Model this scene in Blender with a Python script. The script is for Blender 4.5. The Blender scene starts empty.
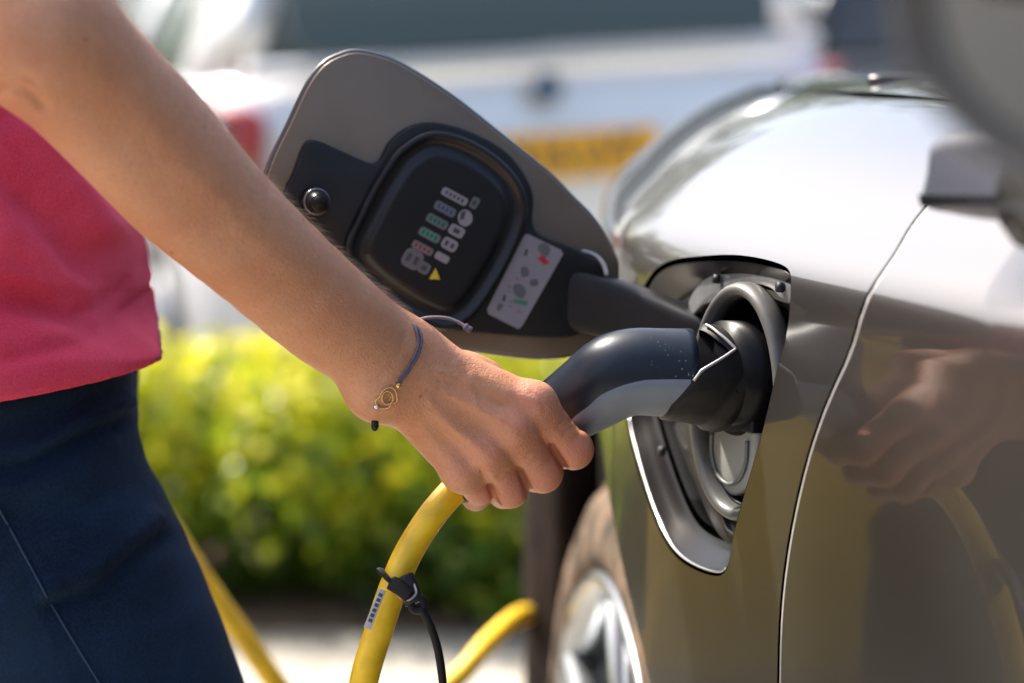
import bpy, bmesh, math, random
import numpy as np
from mathutils import Vector, Matrix
from mathutils.geometry import delaunay_2d_cdt
random.seed(7); rng = np.random.default_rng(7)
R = math.radians

# ------------------------------------------------------------------ camera
scn = bpy.context.scene
PITCH = R(6.83); CAMZ = 1.09; FPX = 85 / 36 * 1024
cd = bpy.data.cameras.new('camera'); cam = bpy.data.objects.new('camera', cd)
scn.collection.objects.link(cam); scn.camera = cam
cam.location = (0, 0, CAMZ); cam.rotation_euler = (math.pi / 2 - PITCH, 0, 0)
cd.lens = 85; cd.sensor_width = 36; cd.clip_start = 0.05; cd.clip_end = 2000
cd.dof.use_dof = True; cd.dof.focus_distance = 1.305; cd.dof.aperture_fstop = 4.2

# ------------------------------------------------------------------ world + sun
SUN_EL, SUN_AZ = 53, 56          # azimuth: where the sun stands, degrees left of the view direction
w = bpy.data.worlds.new('World'); scn.world = w; w.use_nodes = True
nt = w.node_tree; bg = nt.nodes['Background']
sky = nt.nodes.new('ShaderNodeTexSky'); sky.sky_type = 'NISHITA'; sky.sun_disc = False
sky.sun_elevation = R(SUN_EL); sky.sun_rotation = R(-SUN_AZ); sky.dust_density = 6.0; sky.air_density = 1.0
nt.links.new(sky.outputs[0], bg.inputs[0]); bg.inputs[1].default_value = 0.15
sl = bpy.data.lights.new('sun', 'SUN'); so = bpy.data.objects.new('sun', sl); scn.collection.objects.link(so)
sl.energy = 3.6; sl.angle = R(2.5); sl.color = (1, .95, .87)
az = R(SUN_AZ); el = R(SUN_EL)
sdir = Vector((-math.sin(az) * math.cos(el), math.cos(az) * math.cos(el), math.sin(el)))
so.rotation_euler = sdir.to_track_quat('Z', 'Y').to_euler()
scn.view_settings.view_transform = 'Standard'; scn.view_settings.look = 'None'
scn.view_settings.exposure = 1.38; scn.view_settings.gamma = 1
try:
    scn.cycles.max_bounces = 8; scn.cycles.caustics_reflective = False; scn.cycles.caustics_refractive = False
    scn.cycles.use_denoising = True; scn.cycles.sample_clamp_indirect = 8
except Exception: pass

# ------------------------------------------------------------------ helpers
CP, SP = math.cos(PITCH), math.sin(PITCH)
def ray(px, py):
    x = (px - 512) / FPX; y = (py - 341.5) / FPX
    return np.array([x, CP - y * SP, -SP - y * CP])
def P(px, py, d): return np.array([0, 0, CAMZ]) + ray(px, py) * d
def proj(p):
    p = np.asarray(p, float); x = p[..., 0]; y = p[..., 1]; z = p[..., 2] - CAMZ
    d = y * CP - z * SP; v = -(y * SP + z * CP)
    return 512 + FPX * x / d, 341.5 + FPX * v / d, d
def unit(v):
    v = np.asarray(v, float); return v / np.linalg.norm(v)
def raise_norm(v): return v / np.maximum(np.linalg.norm(v, axis=-1, keepdims=True), 1e-12)

COL = scn.collection
def tag(o, label=None, cat=None, group=None, kind=None):
    if label: o['label'] = label
    if cat: o['category'] = cat
    if group: o['group'] = group
    if kind: o['kind'] = kind
    return o
def empty(name, loc, label, cat, group=None, rz=0):
    o = bpy.data.objects.new(name, None); COL.objects.link(o); o.location = loc; o.rotation_euler = (0, 0, rz)
    o.empty_display_size = .1
    return tag(o, label, cat, group)
def mk(name, V, F, mat, parent=None, smooth=True, normals=None, mats=None, fmat=None, local=False):
    """mesh from world coordinates; parent keeps the place unless local"""
    me = bpy.data.meshes.new(name)
    V = np.asarray(V, float)
    me.from_pydata([tuple(v) for v in V], [], [tuple(int(i) for i in f) for f in F])
    if smooth: me.polygons.foreach_set('use_smooth', [True] * len(me.polygons))
    for m in (mats or [mat]): me.materials.append(m)
    if fmat is not None: me.polygons.foreach_set('material_index', fmat)
    me.update()
    if normals is not None: me.normals_split_custom_set_from_vertices([tuple(n) for n in normals])
    o = bpy.data.objects.new(name, me); COL.objects.link(o)
    if parent is not None:
        o.parent = parent
        if not local:
            # build the parent's world matrix from its own transforms (no depsgraph yet)
            M = Matrix.Identity(4); p = parent; chain = []
            while p is not None: chain.append(p); p = p.parent
            for q in reversed(chain):
                M = M @ q.matrix_parent_inverse @ Matrix.LocRotScale(q.location, q.rotation_euler, q.scale)
            o.matrix_parent_inverse = M.inverted()
    return o
def sharp(o, ang=35):
    me = o.data
    bm = bmesh.new(); bm.from_mesh(me)
    for e in bm.edges:
        if len(e.link_faces) == 2 and e.calc_face_angle(0) > R(ang): e.smooth = False
    bm.to_mesh(me); bm.free(); return o

def crom(pts, n=8, closed=False):
    pts = np.asarray(pts, float); N = len(pts); out = []
    rngi = range(N if closed else N - 1)
    for i in rngi:
        if closed: p0, p1, p2, p3 = pts[(i - 1) % N], pts[i], pts[(i + 1) % N], pts[(i + 2) % N]
        else:
            p1, p2 = pts[i], pts[i + 1]; p0 = pts[i - 1] if i > 0 else 2 * p1 - p2; p3 = pts[i + 2] if i + 2 < N else 2 * p2 - p1
        for k in range(n):
            t = k / n
            out.append(.5 * (2 * p1 + (p2 - p0) * t + (2 * p0 - 5 * p1 + 4 * p2 - p3) * t * t + (3 * p1 - p0 - 3 * p2 + p3) * t ** 3))
    if not closed: out.append(pts[-1])
    return np.array(out)
def frames(pts, up=None, closed=False):
    pts = np.asarray(pts, float)
    if closed: T = np.roll(pts, -1, 0) - np.roll(pts, 1, 0)
    else: T = np.gradient(pts, axis=0)
    T = raise_norm(T)
    A = np.zeros_like(T)
    if up is None:
        a = np.array([0, 0, 1.]) if abs(T[0][2]) < .9 else np.array([1., 0, 0])
        A[0] = unit(a - T[0] * a.dot(T[0]))
        for i in range(1, len(T)):
            v = A[i - 1] - T[i] * A[i - 1].dot(T[i]); A[i] = unit(v)
    else:
        up = np.asarray(up, float)
        for i in range(len(T)): A[i] = unit(up - T[i] * up.dot(T[i]))
    return T, A, np.cross(T, A)
def tube_vf(pts, rad, seg=12, up=None, closed=False, sx=1.0, cap=True, power=2):
    """rad scalar/array/(ra,rb arrays) -> verts, faces. ra along A(up), rb along B"""
    pts = np.asarray(pts, float); n = len(pts)
    T, A, B = frames(pts, up, closed)
    if isinstance(rad, tuple): ra, rb = [np.broadcast_to(np.asarray(r, float), (n,)) for r in rad]
    else: ra = rb = np.broadcast_to(np.asarray(rad, float), (n,))
    th = np.arange(seg) / seg * 2 * np.pi
    c, s = np.cos(th), np.sin(th)
    if power != 2:
        e = 2 / power; c = np.sign(c) * np.abs(c) ** e; s = np.sign(s) * np.abs(s) ** e
    V = (pts[:, None] + A[:, None] * (ra[:, None] * c)[..., None] + B[:, None] * (rb[:, None] * s)[..., None]).reshape(-1, 3)
    F = []
    for i in range(n if closed else n - 1):
        a = i * seg; b = ((i + 1) % n) * seg
        for j in range(seg):
            k = (j + 1) % seg; F.append((a + j, a + k, b + k, b + j))
    if cap and not closed:
        F.append(tuple(range(seg - 1, -1, -1))); F.append(tuple((n - 1) * seg + j for j in range(seg)))
    return V, F
def tube(name, pts, rad, mat, parent=None, **k): 
    V, F = tube_vf(pts, rad, **k); return mk(name, V, F, mat, parent)
def join(parts):
    V = []; F = []; o = 0
    for v, f in parts:
        V.append(np.asarray(v, float)); F += [tuple(i + o for i in q) for q in f]; o += len(v)
    return np.concatenate(V), F
def box_vf(c, e, ax=None):
    ax = np.eye(3) if ax is None else np.asarray(ax)
    V = [np.asarray(c, float) + ax[0] * e[0] * i + ax[1] * e[1] * j + ax[2] * e[2] * k for i in (-1, 1) for j in (-1, 1) for k in (-1, 1)]
    return V, [(0, 1, 3, 2), (4, 6, 7, 5), (0, 4, 5, 1), (2, 3, 7, 6), (0, 2, 6, 4), (1, 5, 7, 3)]
def area2(p): return .5 * np.sum(p[:, 0] * np.roll(p[:, 1], -1) - np.roll(p[:, 0], -1) * p[:, 1])
def inset2(p, d):
    """move closed ccw polygon inward by d"""
    e = np.roll(p, -1, 0) - p; n = raise_norm(np.stack([-e[:, 1], e[:, 0]], 1))
    m = raise_norm(n + np.roll(n, 1, 0)); return p + m * d
def plate_vf(poly, O, X, Y, N, t, bev=.001, back=True, z0=0.0):
    """rounded-edge plate from a 2d closed outline in frame O,X,Y, front face at z0+t along N"""
    poly = np.asarray(poly, float)
    if area2(poly) < 0: poly = poly[::-1]
    if np.dot(np.cross(X, Y), N) < 0: poly = poly * 1.0; flip = True
    else: flip = False
    def lift(p, z): return O + p[:, :1] * X + p[:, 1:] * Y + N * z
    rings = [lift(poly, z0)]
    if back and bev > 0: rings = [lift(inset2(poly, bev * .7), z0)] + [lift(poly, z0 + bev * .7)]
    rings += [lift(poly, z0 + t - bev)]
    if bev > 0: rings += [lift(inset2(poly, bev * .3), z0 + t - bev * .3), lift(inset2(poly, bev), z0 + t)]
    n = len(poly); V = np.concatenate(rings); F = []
    for i in range(len(rings) - 1):
        for j in range(n):
            k = (j + 1) % n; F.append((i * n + j, i * n + k, (i + 1) * n + k, (i + 1) * n + j))
    m = (len(rings) - 1) * n
    F.append(tuple(m + j for j in range(n)))
    if back: F.append(tuple(range(n - 1, -1, -1)))
    if flip: F = [f[::-1] for f in F]
    return V, F
def rrect(w_, h_, r, n=5, cx=0, cy=0):
    out = []
    for sx, sy, a0 in ((1, 1, 0), (-1, 1, 90), (-1, -1, 180), (1, -1, 270)):
        for k in range(n + 1):
            a = R(a0 + 90 * k / n); out.append((cx + sx * (w_ / 2 - r) + r * math.cos(a), cy + sy * (h_ / 2 - r) + r * math.sin(a)))
    return np.array(out)

# ------------------------------------------------------------------ materials
def srgb(*c): return tuple(((x / 255) / 12.92 if x / 255 <= .04045 else ((x / 255 + .055) / 1.055) ** 2.4) for x in c)
def mat(name, col, rough=.5, metal=0, coat=0, var=0, vscale=30, bump=0, bscale=200, spec=.5, sss=0, coatr=.03, col2=None, detail=3, sheen=0, bdist=.001, trans=0, ior=1.5, lo=.35, hi=.65):
    m = bpy.data.materials.new(name); m.use_nodes = True; t = m.node_tree; b = t.nodes['Principled BSDF']
    b.inputs['Base Color'].default_value = (*col, 1); b.inputs['Roughness'].default_value = rough
    b.inputs['Metallic'].default_value = metal; b.inputs['Coat Weight'].default_value = coat; b.inputs['Coat Roughness'].default_value = coatr
    b.inputs['Specular IOR Level'].default_value = spec; b.inputs['IOR'].default_value = ior
    b.inputs['Transmission Weight'].default_value = trans
    if sheen: b.inputs['Sheen Weight'].default_value = sheen
    if sss:
        b.inputs['Subsurface Weight'].default_value = sss; b.inputs['Subsurface Radius'].default_value = (1, .35, .2); b.inputs['Subsurface Scale'].default_value = .006
    tc = t.nodes.new('ShaderNodeTexCoord')
    if var or col2:
        n = t.nodes.new('ShaderNodeTexNoise'); n.inputs['Scale'].default_value = vscale; n.inputs['Detail'].default_value = detail
        t.links.new(tc.outputs['Object'], n.inputs['Vector'])
        r = t.nodes.new('ShaderNodeValToRGB'); r.color_ramp.elements[0].position = lo; r.color_ramp.elements[1].position = hi
        c2 = col2 or tuple(min(1, c * (1 + var)) for c in col); c1 = col if col2 else tuple(c * (1 - var) for c in col)
        r.color_ramp.elements[0].color = (*c1, 1); r.color_ramp.elements[1].color = (*c2, 1)
        t.links.new(n.outputs['Fac'], r.inputs[0]); t.links.new(r.outputs[0], b.inputs['Base Color'])
    if bump:
        n = t.nodes.new('ShaderNodeTexNoise'); n.inputs['Scale'].default_value = bscale; n.inputs['Detail'].default_value = 3
        t.links.new(tc.outputs['Object'], n.inputs['Vector'])
        u = t.nodes.new('ShaderNodeBump'); u.inputs['Strength'].default_value = bump; u.inputs['Distance'].default_value = bdist
        t.links.new(n.outputs['Fac'], u.inputs['Height']); t.links.new(u.outputs[0], b.inputs['Normal'])
    return m
M = {}
M['paint'] = mat('car_paint', (.086, .081, .076), .38, .85, 1.0, bump=.012, bscale=9, bdist=.004, coatr=.02)
M['paint_in'] = mat('inner_paint', (.17, .128, .094), .42, .45, .25, coatr=.2, var=.06, vscale=25)
M['metal_in'] = mat('recess_metal', (.22, .225, .23), .38, .6, .3, var=.12, vscale=60, bump=.05, bscale=300)
M['lip'] = mat('lip_sheen', (.5, .5, .5), .2, .9, 1.0)  # bright metal that stands in for sheen on the port lip
M['black'] = mat('black_plastic', (.007, .0075, .0095), .5, 0, 0, spec=.35, var=.2, vscale=80, bump=.06, bscale=900)
M['black2'] = mat('gloss_black_plastic', (.007, .0075, .0095), .3, spec=.4, bump=.03, bscale=600)
M['rubber'] = mat('black_rubber', (.008, .0068, .0062), .5, spec=.22, var=.3, vscale=60, bump=.1, bscale=700)
M['flange'] = mat('dark_painted_flange', (.006, .006, .0065), .2, .0, .0, spec=.12, bump=.03, bscale=100)
M['port_black'] = mat('port_black', (.004, .004, .005), .3, spec=.12, bump=.05, bscale=300)
M['grey_seal'] = mat('grey_seal', (.10, .096, .09), .38, var=.12, vscale=50, bump=.05, bscale=400)
M['cover'] = mat('grey_cover', (.34, .34, .30), .35, var=.06, vscale=60)
M['glass'] = mat('tinted_glass', (.02, .025, .025), .04, 0, 0, spec=.8)
M['mirror'] = mat('mirror_glass', (.42, .42, .40), .01, 1)
M['chrome'] = mat('chrome', (.75, .75, .76), .12, 1)
M['alloy'] = mat('alloy_rim', (.26, .28, .30), .3, .8, .5)
M['yellow'] = mat('yellow_cable', (.80, .50, .012), .42, coat=.1, coatr=.3, var=.2, detail=7, vscale=45, bump=.08, bscale=250)
M['gold'] = mat('gold', (.75, .45, .15), .25, 1)
M['cord'] = mat('grey_cord', (.13, .10, .13), .7, var=.25, vscale=900, bump=.5, bscale=1800)
M['white_st'] = mat('sticker_white', (.26, .245, .27), .4, var=.04, vscale=100)
M['st_grey'] = mat('sticker_grey', (.12, .12, .13), .5)
M['st_dark'] = mat('sticker_dark', (.05, .05, .06), .5)
M['st_green'] = mat('sticker_green', (.03, .30, .17), .5)
M['st_green2'] = mat('sticker_dark_green', (.06, .20, .13), .5)
M['st_blue'] = mat('sticker_blue', (.10, .14, .24), .5)
M['st_red'] = mat('sticker_red', (.45, .03, .04), .5)
M['st_rose'] = mat('sticker_rose', (.28, .13, .12), .5)
M['st_yellow'] = mat('sticker_yellow', (.6, .45, .03), .5)
M['tag'] = mat('clear_tag', (.45, .43, .43), .15, spec=.8)
M['inlay'] = mat('grey_grip', (.145, .17, .205), .5, coat=.05, coatr=.3, var=.05, vscale=60, bump=.05, bscale=900)
M['edge_line'] = mat('pale_edge', (.42, .40, .38), .35, .4)  # pale edge lines; on the collar the colour paints a sheen

def plug_mat():
    m = mat('navy_plug_shell', (.006, .013, .025), .36, spec=.3, bump=.05, bscale=900); t = m.node_tree; b = t.nodes['Principled BSDF']
    tc = t.nodes.new('ShaderNodeTexCoord'); v = t.nodes.new('ShaderNodeTexVoronoi'); v.inputs['Scale'].default_value = 340; v.inputs['Randomness'].default_value = 1
    n = t.nodes.new('ShaderNodeTexNoise'); n.inputs['Scale'].default_value = 22; n.inputs['Detail'].default_value = 4
    t.links.new(tc.outputs['Object'], v.inputs['Vector']); t.links.new(tc.outputs['Object'], n.inputs['Vector'])
    r = t.nodes.new('ShaderNodeMapRange'); r.inputs[1].default_value = .05; r.inputs[2].default_value = .20; r.inputs[3].default_value = 1; r.inputs[4].default_value = 0
    t.links.new(v.outputs['Distance'], r.inputs[0])
    r2 = t.nodes.new('ShaderNodeMapRange'); r2.inputs[1].default_value = .54; r2.inputs[2].default_value = .66
    t.links.new(n.outputs['Fac'], r2.inputs[0])
    mu = t.nodes.new('ShaderNodeMath'); mu.operation = 'MULTIPLY'; t.links.new(r.outputs[0], mu.inputs[0]); t.links.new(r2.outputs[0], mu.inputs[1])
    mx = t.nodes.new('ShaderNodeMix'); mx.data_type = 'RGBA'; mx.inputs[6].default_value = (.007, .013, .023, 1); mx.inputs[7].default_value = (.28, .28, .28, 1)
    t.links.new(mu.outputs[0], mx.inputs[0]); t.links.new(mx.outputs[2], b.inputs['Base Color'])
    return m
M['plug'] = plug_mat()

def skin_mat():
    m = bpy.data.materials.new('skin'); m.use_nodes = True; t = m.node_tree; b = t.nodes['Principled BSDF']
    b.inputs['Roughness'].default_value = .46; b.inputs['Specular IOR Level'].default_value = .42
    b.inputs['Subsurface Weight'].default_value = .35; b.inputs['Subsurface Radius'].default_value = (1, .32, .16); b.inputs['Subsurface Scale'].default_value = .0032
    tc = t.nodes.new('ShaderNodeTexCoord')
    def noise(s, d=3, vec=None):
        n = t.nodes.new('ShaderNodeTexNoise'); n.inputs['Scale'].default_value = s; n.inputs['Detail'].default_value = d
        t.links.new(vec or tc.outputs['Object'], n.inputs['Vector']); return n.outputs['Fac']
    def mix(a, bb, f, mode='MIX'):
        x = t.nodes.new('ShaderNodeMix'); x.data_type = 'RGBA'; x.blend_type = mode
        for s, v in ((6, a), (7, bb), (0, f)):
            if isinstance(v, (tuple, float, int)): x.inputs[s].default_value = v if not isinstance(v, tuple) else (*v, 1)
            else: t.links.new(v, x.inputs[s])
        return x.outputs[2]
    def rng_(a, lo, hi, o1=0, o2=1):
        r = t.nodes.new('ShaderNodeMapRange'); r.inputs[1].default_value = lo; r.inputs[2].default_value = hi; r.inputs[3].default_value = o1; r.inputs[4].default_value = o2
        t.links.new(a, r.inputs[0]); return r.outputs[0]
    c = mix((.56, .245, .12), (.62, .305, .17), rng_(noise(22, 4), .35, .65))
    c = mix(c, (.56, .215, .12), rng_(noise(60, 3), .5, .75, 0, .5))
    c = mix(c, (.44, .18, .09), rng_(noise(520, 2), .48, .8, 0, .5))
    at = t.nodes.new('ShaderNodeAttribute'); at.attribute_name = 'flush'
    c = mix(c, (.62, .20, .14), rng_(at.outputs['Fac'], 0, 1, 0, .55))
    # freckles
    v = t.nodes.new('ShaderNodeTexVoronoi'); v.inputs['Scale'].default_value = 62; t.links.new(tc.outputs['Object'], v.inputs['Vector'])
    f = rng_(v.outputs['Distance'], .045, .085, 1, 0)
    mu = t.nodes.new('ShaderNodeMath'); mu.operation = 'MULTIPLY'; t.links.new(f, mu.inputs[0]); t.links.new(rng_(noise(40, 2), .5, .6), mu.inputs[1])
    c = mix(c, (.13, .045, .025), rng_(mu.outputs[0], 0, 1, 0, .8))
    t.links.new(c, b.inputs['Base Color'])
    v2 = t.nodes.new('ShaderNodeTexVoronoi'); v2.inputs['Scale'].default_value = 900; t.links.new(tc.outputs['Object'], v2.inputs['Vector'])
    ad = t.nodes.new('ShaderNodeMath'); ad.operation = 'ADD'; t.links.new(v2.outputs['Distance'], ad.inputs[0]); t.links.new(noise(1400, 3), ad.inputs[1])
    u = t.nodes.new('ShaderNodeBump'); u.inputs['Strength'].default_value = .42; u.inputs['Distance'].default_value = .0006
    t.links.new(ad.outputs[0], u.inputs['Height'])
    u2 = t.nodes.new('ShaderNodeBump'); u2.inputs['Strength'].default_value = .25; u2.inputs['Distance'].default_value = .004
    t.links.new(noise(70, 4), u2.inputs['Height']); t.links.new(u2.outputs[0], u.inputs['Normal']); t.links.new(u.outputs[0], b.inputs['Normal'])
    return m
M['skin'] = skin_mat()
def cloth_mat(name, c1, c2, scale, twill=True, rough=.85, sheen=.2):
    m = bpy.data.materials.new(name); m.use_nodes = True; t = m.node_tree; b = t.nodes['Principled BSDF']
    b.inputs['Roughness'].default_value = rough; b.inputs['Specular IOR Level'].default_value = .2
    b.inputs['Sheen Weight'].default_value = sheen; b.inputs['Sheen Roughness'].default_value = .4; b.inputs['Sheen Tint'].default_value = (*[min(1, x * 2 + .1) for x in c2], 1)
    tc = t.nodes.new('ShaderNodeTexCoord')
    n = t.nodes.new('ShaderNodeTexNoise'); n.inputs['Scale'].default_value = 14; n.inputs['Detail'].default_value = 5; t.links.new(tc.outputs['Object'], n.inputs['Vector'])
    n2 = t.nodes.new('ShaderNodeTexNoise'); n2.inputs['Scale'].default_value = 650; n2.inputs['Detail'].default_value = 2; t.links.new(tc.outputs['Object'], n2.inputs['Vector'])
    ad = t.nodes.new('ShaderNodeMath'); ad.operation = 'MULTIPLY_ADD'; ad.inputs[1].default_value = .6; t.links.new(n2.outputs['Fac'], ad.inputs[0]); t.links.new(n.outputs['Fac'], ad.inputs[2])
    r = t.nodes.new('ShaderNodeMapRange'); r.inputs[1].default_value = .55; r.inputs[2].default_value = 1.05; t.links.new(ad.outputs[0], r.inputs[0])
    x = t.nodes.new('ShaderNodeMix'); x.data_type = 'RGBA'; x.inputs[6].default_value = (*c1, 1); x.inputs[7].default_value = (*c2, 1)
    t.links.new(r.outputs[0], x.inputs[0]); t.links.new(x.outputs[2], b.inputs['Base Color'])
    wv = t.nodes.new('ShaderNodeTexWave'); wv.inputs['Scale'].default_value = scale; wv.bands_direction = 'DIAGONAL'; wv.inputs['Distortion'].default_value = 1.5
    t.links.new(tc.outputs['Object'], wv.inputs['Vector'])
    u = t.nodes.new('ShaderNodeBump'); u.inputs['Strength'].default_value = .35; u.inputs['Distance'].default_value = .0006
    a2 = t.nodes.new('ShaderNodeMath'); a2.operation = 'ADD'; t.links.new(wv.outputs['Fac'], a2.inputs[0]); t.links.new(n2.outputs['Fac'], a2.inputs[1])
    t.links.new(a2.outputs[0], u.inputs['Height']); t.links.new(u.outputs[0], b.inputs['Normal'])
    return m
M['denim'] = cloth_mat('navy_denim', (.002, .008, .022), (.009, .032, .074), 420, sheen=.03)
M['shirt'] = cloth_mat('pink_cotton', (.62, .036, .082), (.78, .085, .145), 500, rough=.9, sheen=.3)
M['stitch'] = mat('denim_stitch', (.012, .035, .075), .8)
M['pstitch'] = mat('shirt_stitch', (.45, .02, .08), .8)

# ------------------------------------------------------------------ implicit bodies
class Field:
    def __init__(s, xs, ys, zs):
        s.ax = [np.asarray(a, np.float32) for a in (xs, ys, zs)]
        s.F = np.full([len(a) for a in s.ax], 1.0, np.float32)
    def sub(s, lo, hi):
        sl_ = []
        for a, l, h in zip(s.ax, lo, hi):
            i0 = max(0, int(np.searchsorted(a, l)) - 1); i1 = min(len(a), int(np.searchsorted(a, h)) + 1); sl_.append(slice(i0, max(i1, i0 + 1)))
        return tuple(sl_)
    def group(s, prims, k_in, k_out, pad=.02):
        lo = np.min([np.minimum(p['a'], p['b']) - max(p['ra'], p['rb']) for p in prims], 0) - pad - k_out
        hi = np.max([np.maximum(p['a'], p['b']) + max(p['ra'], p['rb']) for p in prims], 0) + pad + k_out
        S = s.sub(lo, hi)
        X, Y, Z = s.ax[0][S[0]][:, None, None], s.ax[1][S[1]][None, :, None], s.ax[2][S[2]][None, None, :]
        G = None
        for p in prims:
            D = prim_d(p, X, Y, Z); kk = p.get('k', k_in)
            if p.get('neg'): G = smax(G, -D, kk)
            else: G = D if G is None else smin(G, D, kk)
        s.F[S] = smin(s.F[S], G, k_out)
    def carve(s, prims, k):
        for p in prims:
            lo = np.minimum(p['a'], p['b']) - p['ra'] - .02; hi = np.maximum(p['a'], p['b']) + p['ra'] + .02
            S = s.sub(lo, hi); X, Y, Z = s.ax[0][S[0]][:, None, None], s.ax[1][S[1]][None, :, None], s.ax[2][S[2]][None, None, :]
            s.F[S] = smax(s.F[S], -prim_d(p, X, Y, Z), k)
    def mesh(s, smooth=2):
        F = s.F; ax = s.ax; ins = F < 0
        n = np.array(F.shape) - 1
        cnt = np.zeros(n, np.uint8)
        for i in (0, 1):
            for j in (0, 1):
                for k in (0, 1): cnt += ins[i:n[0] + i, j:n[1] + j, k:n[2] + k]
        I, J, K = np.nonzero((cnt > 0) & (cnt < 8)); del cnt
        idx = np.full(n, -1, np.int32); idx[I, J, K] = np.arange(len(I))
        acc = np.zeros((len(I), 3)); num = np.zeros(len(I))
        C = [(i, j, k) for i in (0, 1) for j in (0, 1) for k in (0, 1)]
        for a in C:
            for dim in range(3):
                if a[dim]: continue
                b = list(a); b[dim] = 1
                fa = F[I + a[0], J + a[1], K + a[2]]; fb = F[I + b[0], J + b[1], K + b[2]]
                m = (fa < 0) != (fb < 0); t = np.where(m, fa / np.where(m, fa - fb, 1), 0)
                pa = np.stack([ax[0][I + a[0]], ax[1][J + a[1]], ax[2][K + a[2]]], 1).astype(float); pb = np.stack([ax[0][I + b[0]], ax[1][J + b[1]], ax[2][K + b[2]]], 1)
                acc += np.where(m[:, None], pa + (pb - pa) * t[:, None], 0); num += m
        V = acc / num[:, None]; Q = []
        for d in range(3):
            e1, e2 = [q for q in range(3) if q != d]
            a = [slice(1, -1)] * 3; a[d] = slice(0, -1); b = list(a); b[d] = slice(1, None)
            A = ins[tuple(a)]; B = ins[tuple(b)]
            for flag in (0, 1):
                m = (A & ~B) if flag == 0 else (~A & B)
                L = list(np.nonzero(m)); L[e1] = L[e1] + 1; L[e2] = L[e2] + 1
                def g(o1, o2):
                    q = list(L); q[e1] = q[e1] - o1; q[e2] = q[e2] - o2; return idx[tuple(q)]
                q = np.stack([g(1, 1), g(0, 1), g(0, 0), g(1, 0)], 1)
                if (flag == 1) != (d == 1): q = q[:, ::-1]
                Q.append(q)
        Q = np.concatenate(Q); Q = Q[(Q >= 0).all(1)]
        E = np.concatenate([Q[:, [0, 1]], Q[:, [1, 2]], Q[:, [2, 3]], Q[:, [3, 0]]])
        deg = np.bincount(E.ravel(), minlength=len(V)).astype(float); deg[deg == 0] = 1
        def lap(V, f):
            S = np.stack([np.bincount(E[:, 0], V[E[:, 1], c], len(V)) + np.bincount(E[:, 1], V[E[:, 0], c], len(V)) for c in range(3)], 1)
            return V + f * (S / deg[:, None] - V)
        for _ in range(smooth): V = lap(V, .55); V = lap(V, -.53)
        return V, Q
def vnormals(V, Q):
    n = np.cross(V[Q[:, 2]] - V[Q[:, 0]], V[Q[:, 3]] - V[Q[:, 1]]); N = np.zeros_like(V)
    for c in range(4):
        for k in range(3): N[:, k] += np.bincount(Q[:, c], n[:, k], len(V))
    return raise_norm(N)
def smin(a, b, k):
    if k <= 0: return np.minimum(a, b)
    h = np.maximum(k - np.abs(a - b), 0) / k; return np.minimum(a, b) - h * h * k * .25
def smax(a, b, k): return -smin(-a, -b, k)
def prim_d(p, X, Y, Z):
    a, b = p['a'], p['b']
    dx, dy, dz = X - a[0], Y - a[1], Z - a[2]; ba = b - a
    if 'fl' in p:
        for e, f in p['fl']:
            t = (dx * e[0] + dy * e[1] + dz * e[2]) * (f - 1)
            dx = dx + t * e[0]; dy = dy + t * e[1]; dz = dz + t * e[2]
            ba = ba + e * ((f - 1) * ba.dot(e))
    bb = max(float(ba.dot(ba)), 1e-12)
    h = np.clip((dx * ba[0] + dy * ba[1] + dz * ba[2]) / bb, 0, 1)
    return (np.sqrt((dx - ba[0] * h) ** 2 + (dy - ba[1] * h) ** 2 + (dz - ba[2] * h) ** 2) - (p['ra'] + (p['rb'] - p['ra']) * h)).astype(np.float32)
def cap(a, b, ra, rb=None, **k): return dict(a=np.asarray(a, float), b=np.asarray(b, float), ra=ra, rb=ra if rb is None else rb, **k)
def ball(c, r, **k): return cap(c, np.asarray(c) + 1e-5, r, r, **k)
def mk_q(name, V, Q, m, parent=None):
    me = bpy.data.meshes.new(name); me.vertices.add(len(V)); me.vertices.foreach_set('co', np.ascontiguousarray(V, np.float32).ravel())
    me.loops.add(Q.size); me.loops.foreach_set('vertex_index', np.ascontiguousarray(Q, np.int32).ravel())
    me.polygons.add(len(Q)); me.polygons.foreach_set('loop_start', np.arange(0, Q.size, 4, dtype=np.int32))
    me.update(calc_edges=True); me.validate(); me.polygons.foreach_set('use_smooth', [True] * len(me.polygons)); me.materials.append(m)
    o = bpy.data.objects.new(name, me); COL.objects.link(o)
    if parent is not None:
        o.parent = parent; o.matrix_parent_inverse = Matrix.Translation(parent.location).inverted()
    return o

VIEW = unit([0, CP, -SP])
PX = lambda px, d: px * d / FPX     # pixels to metres at depth d

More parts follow.
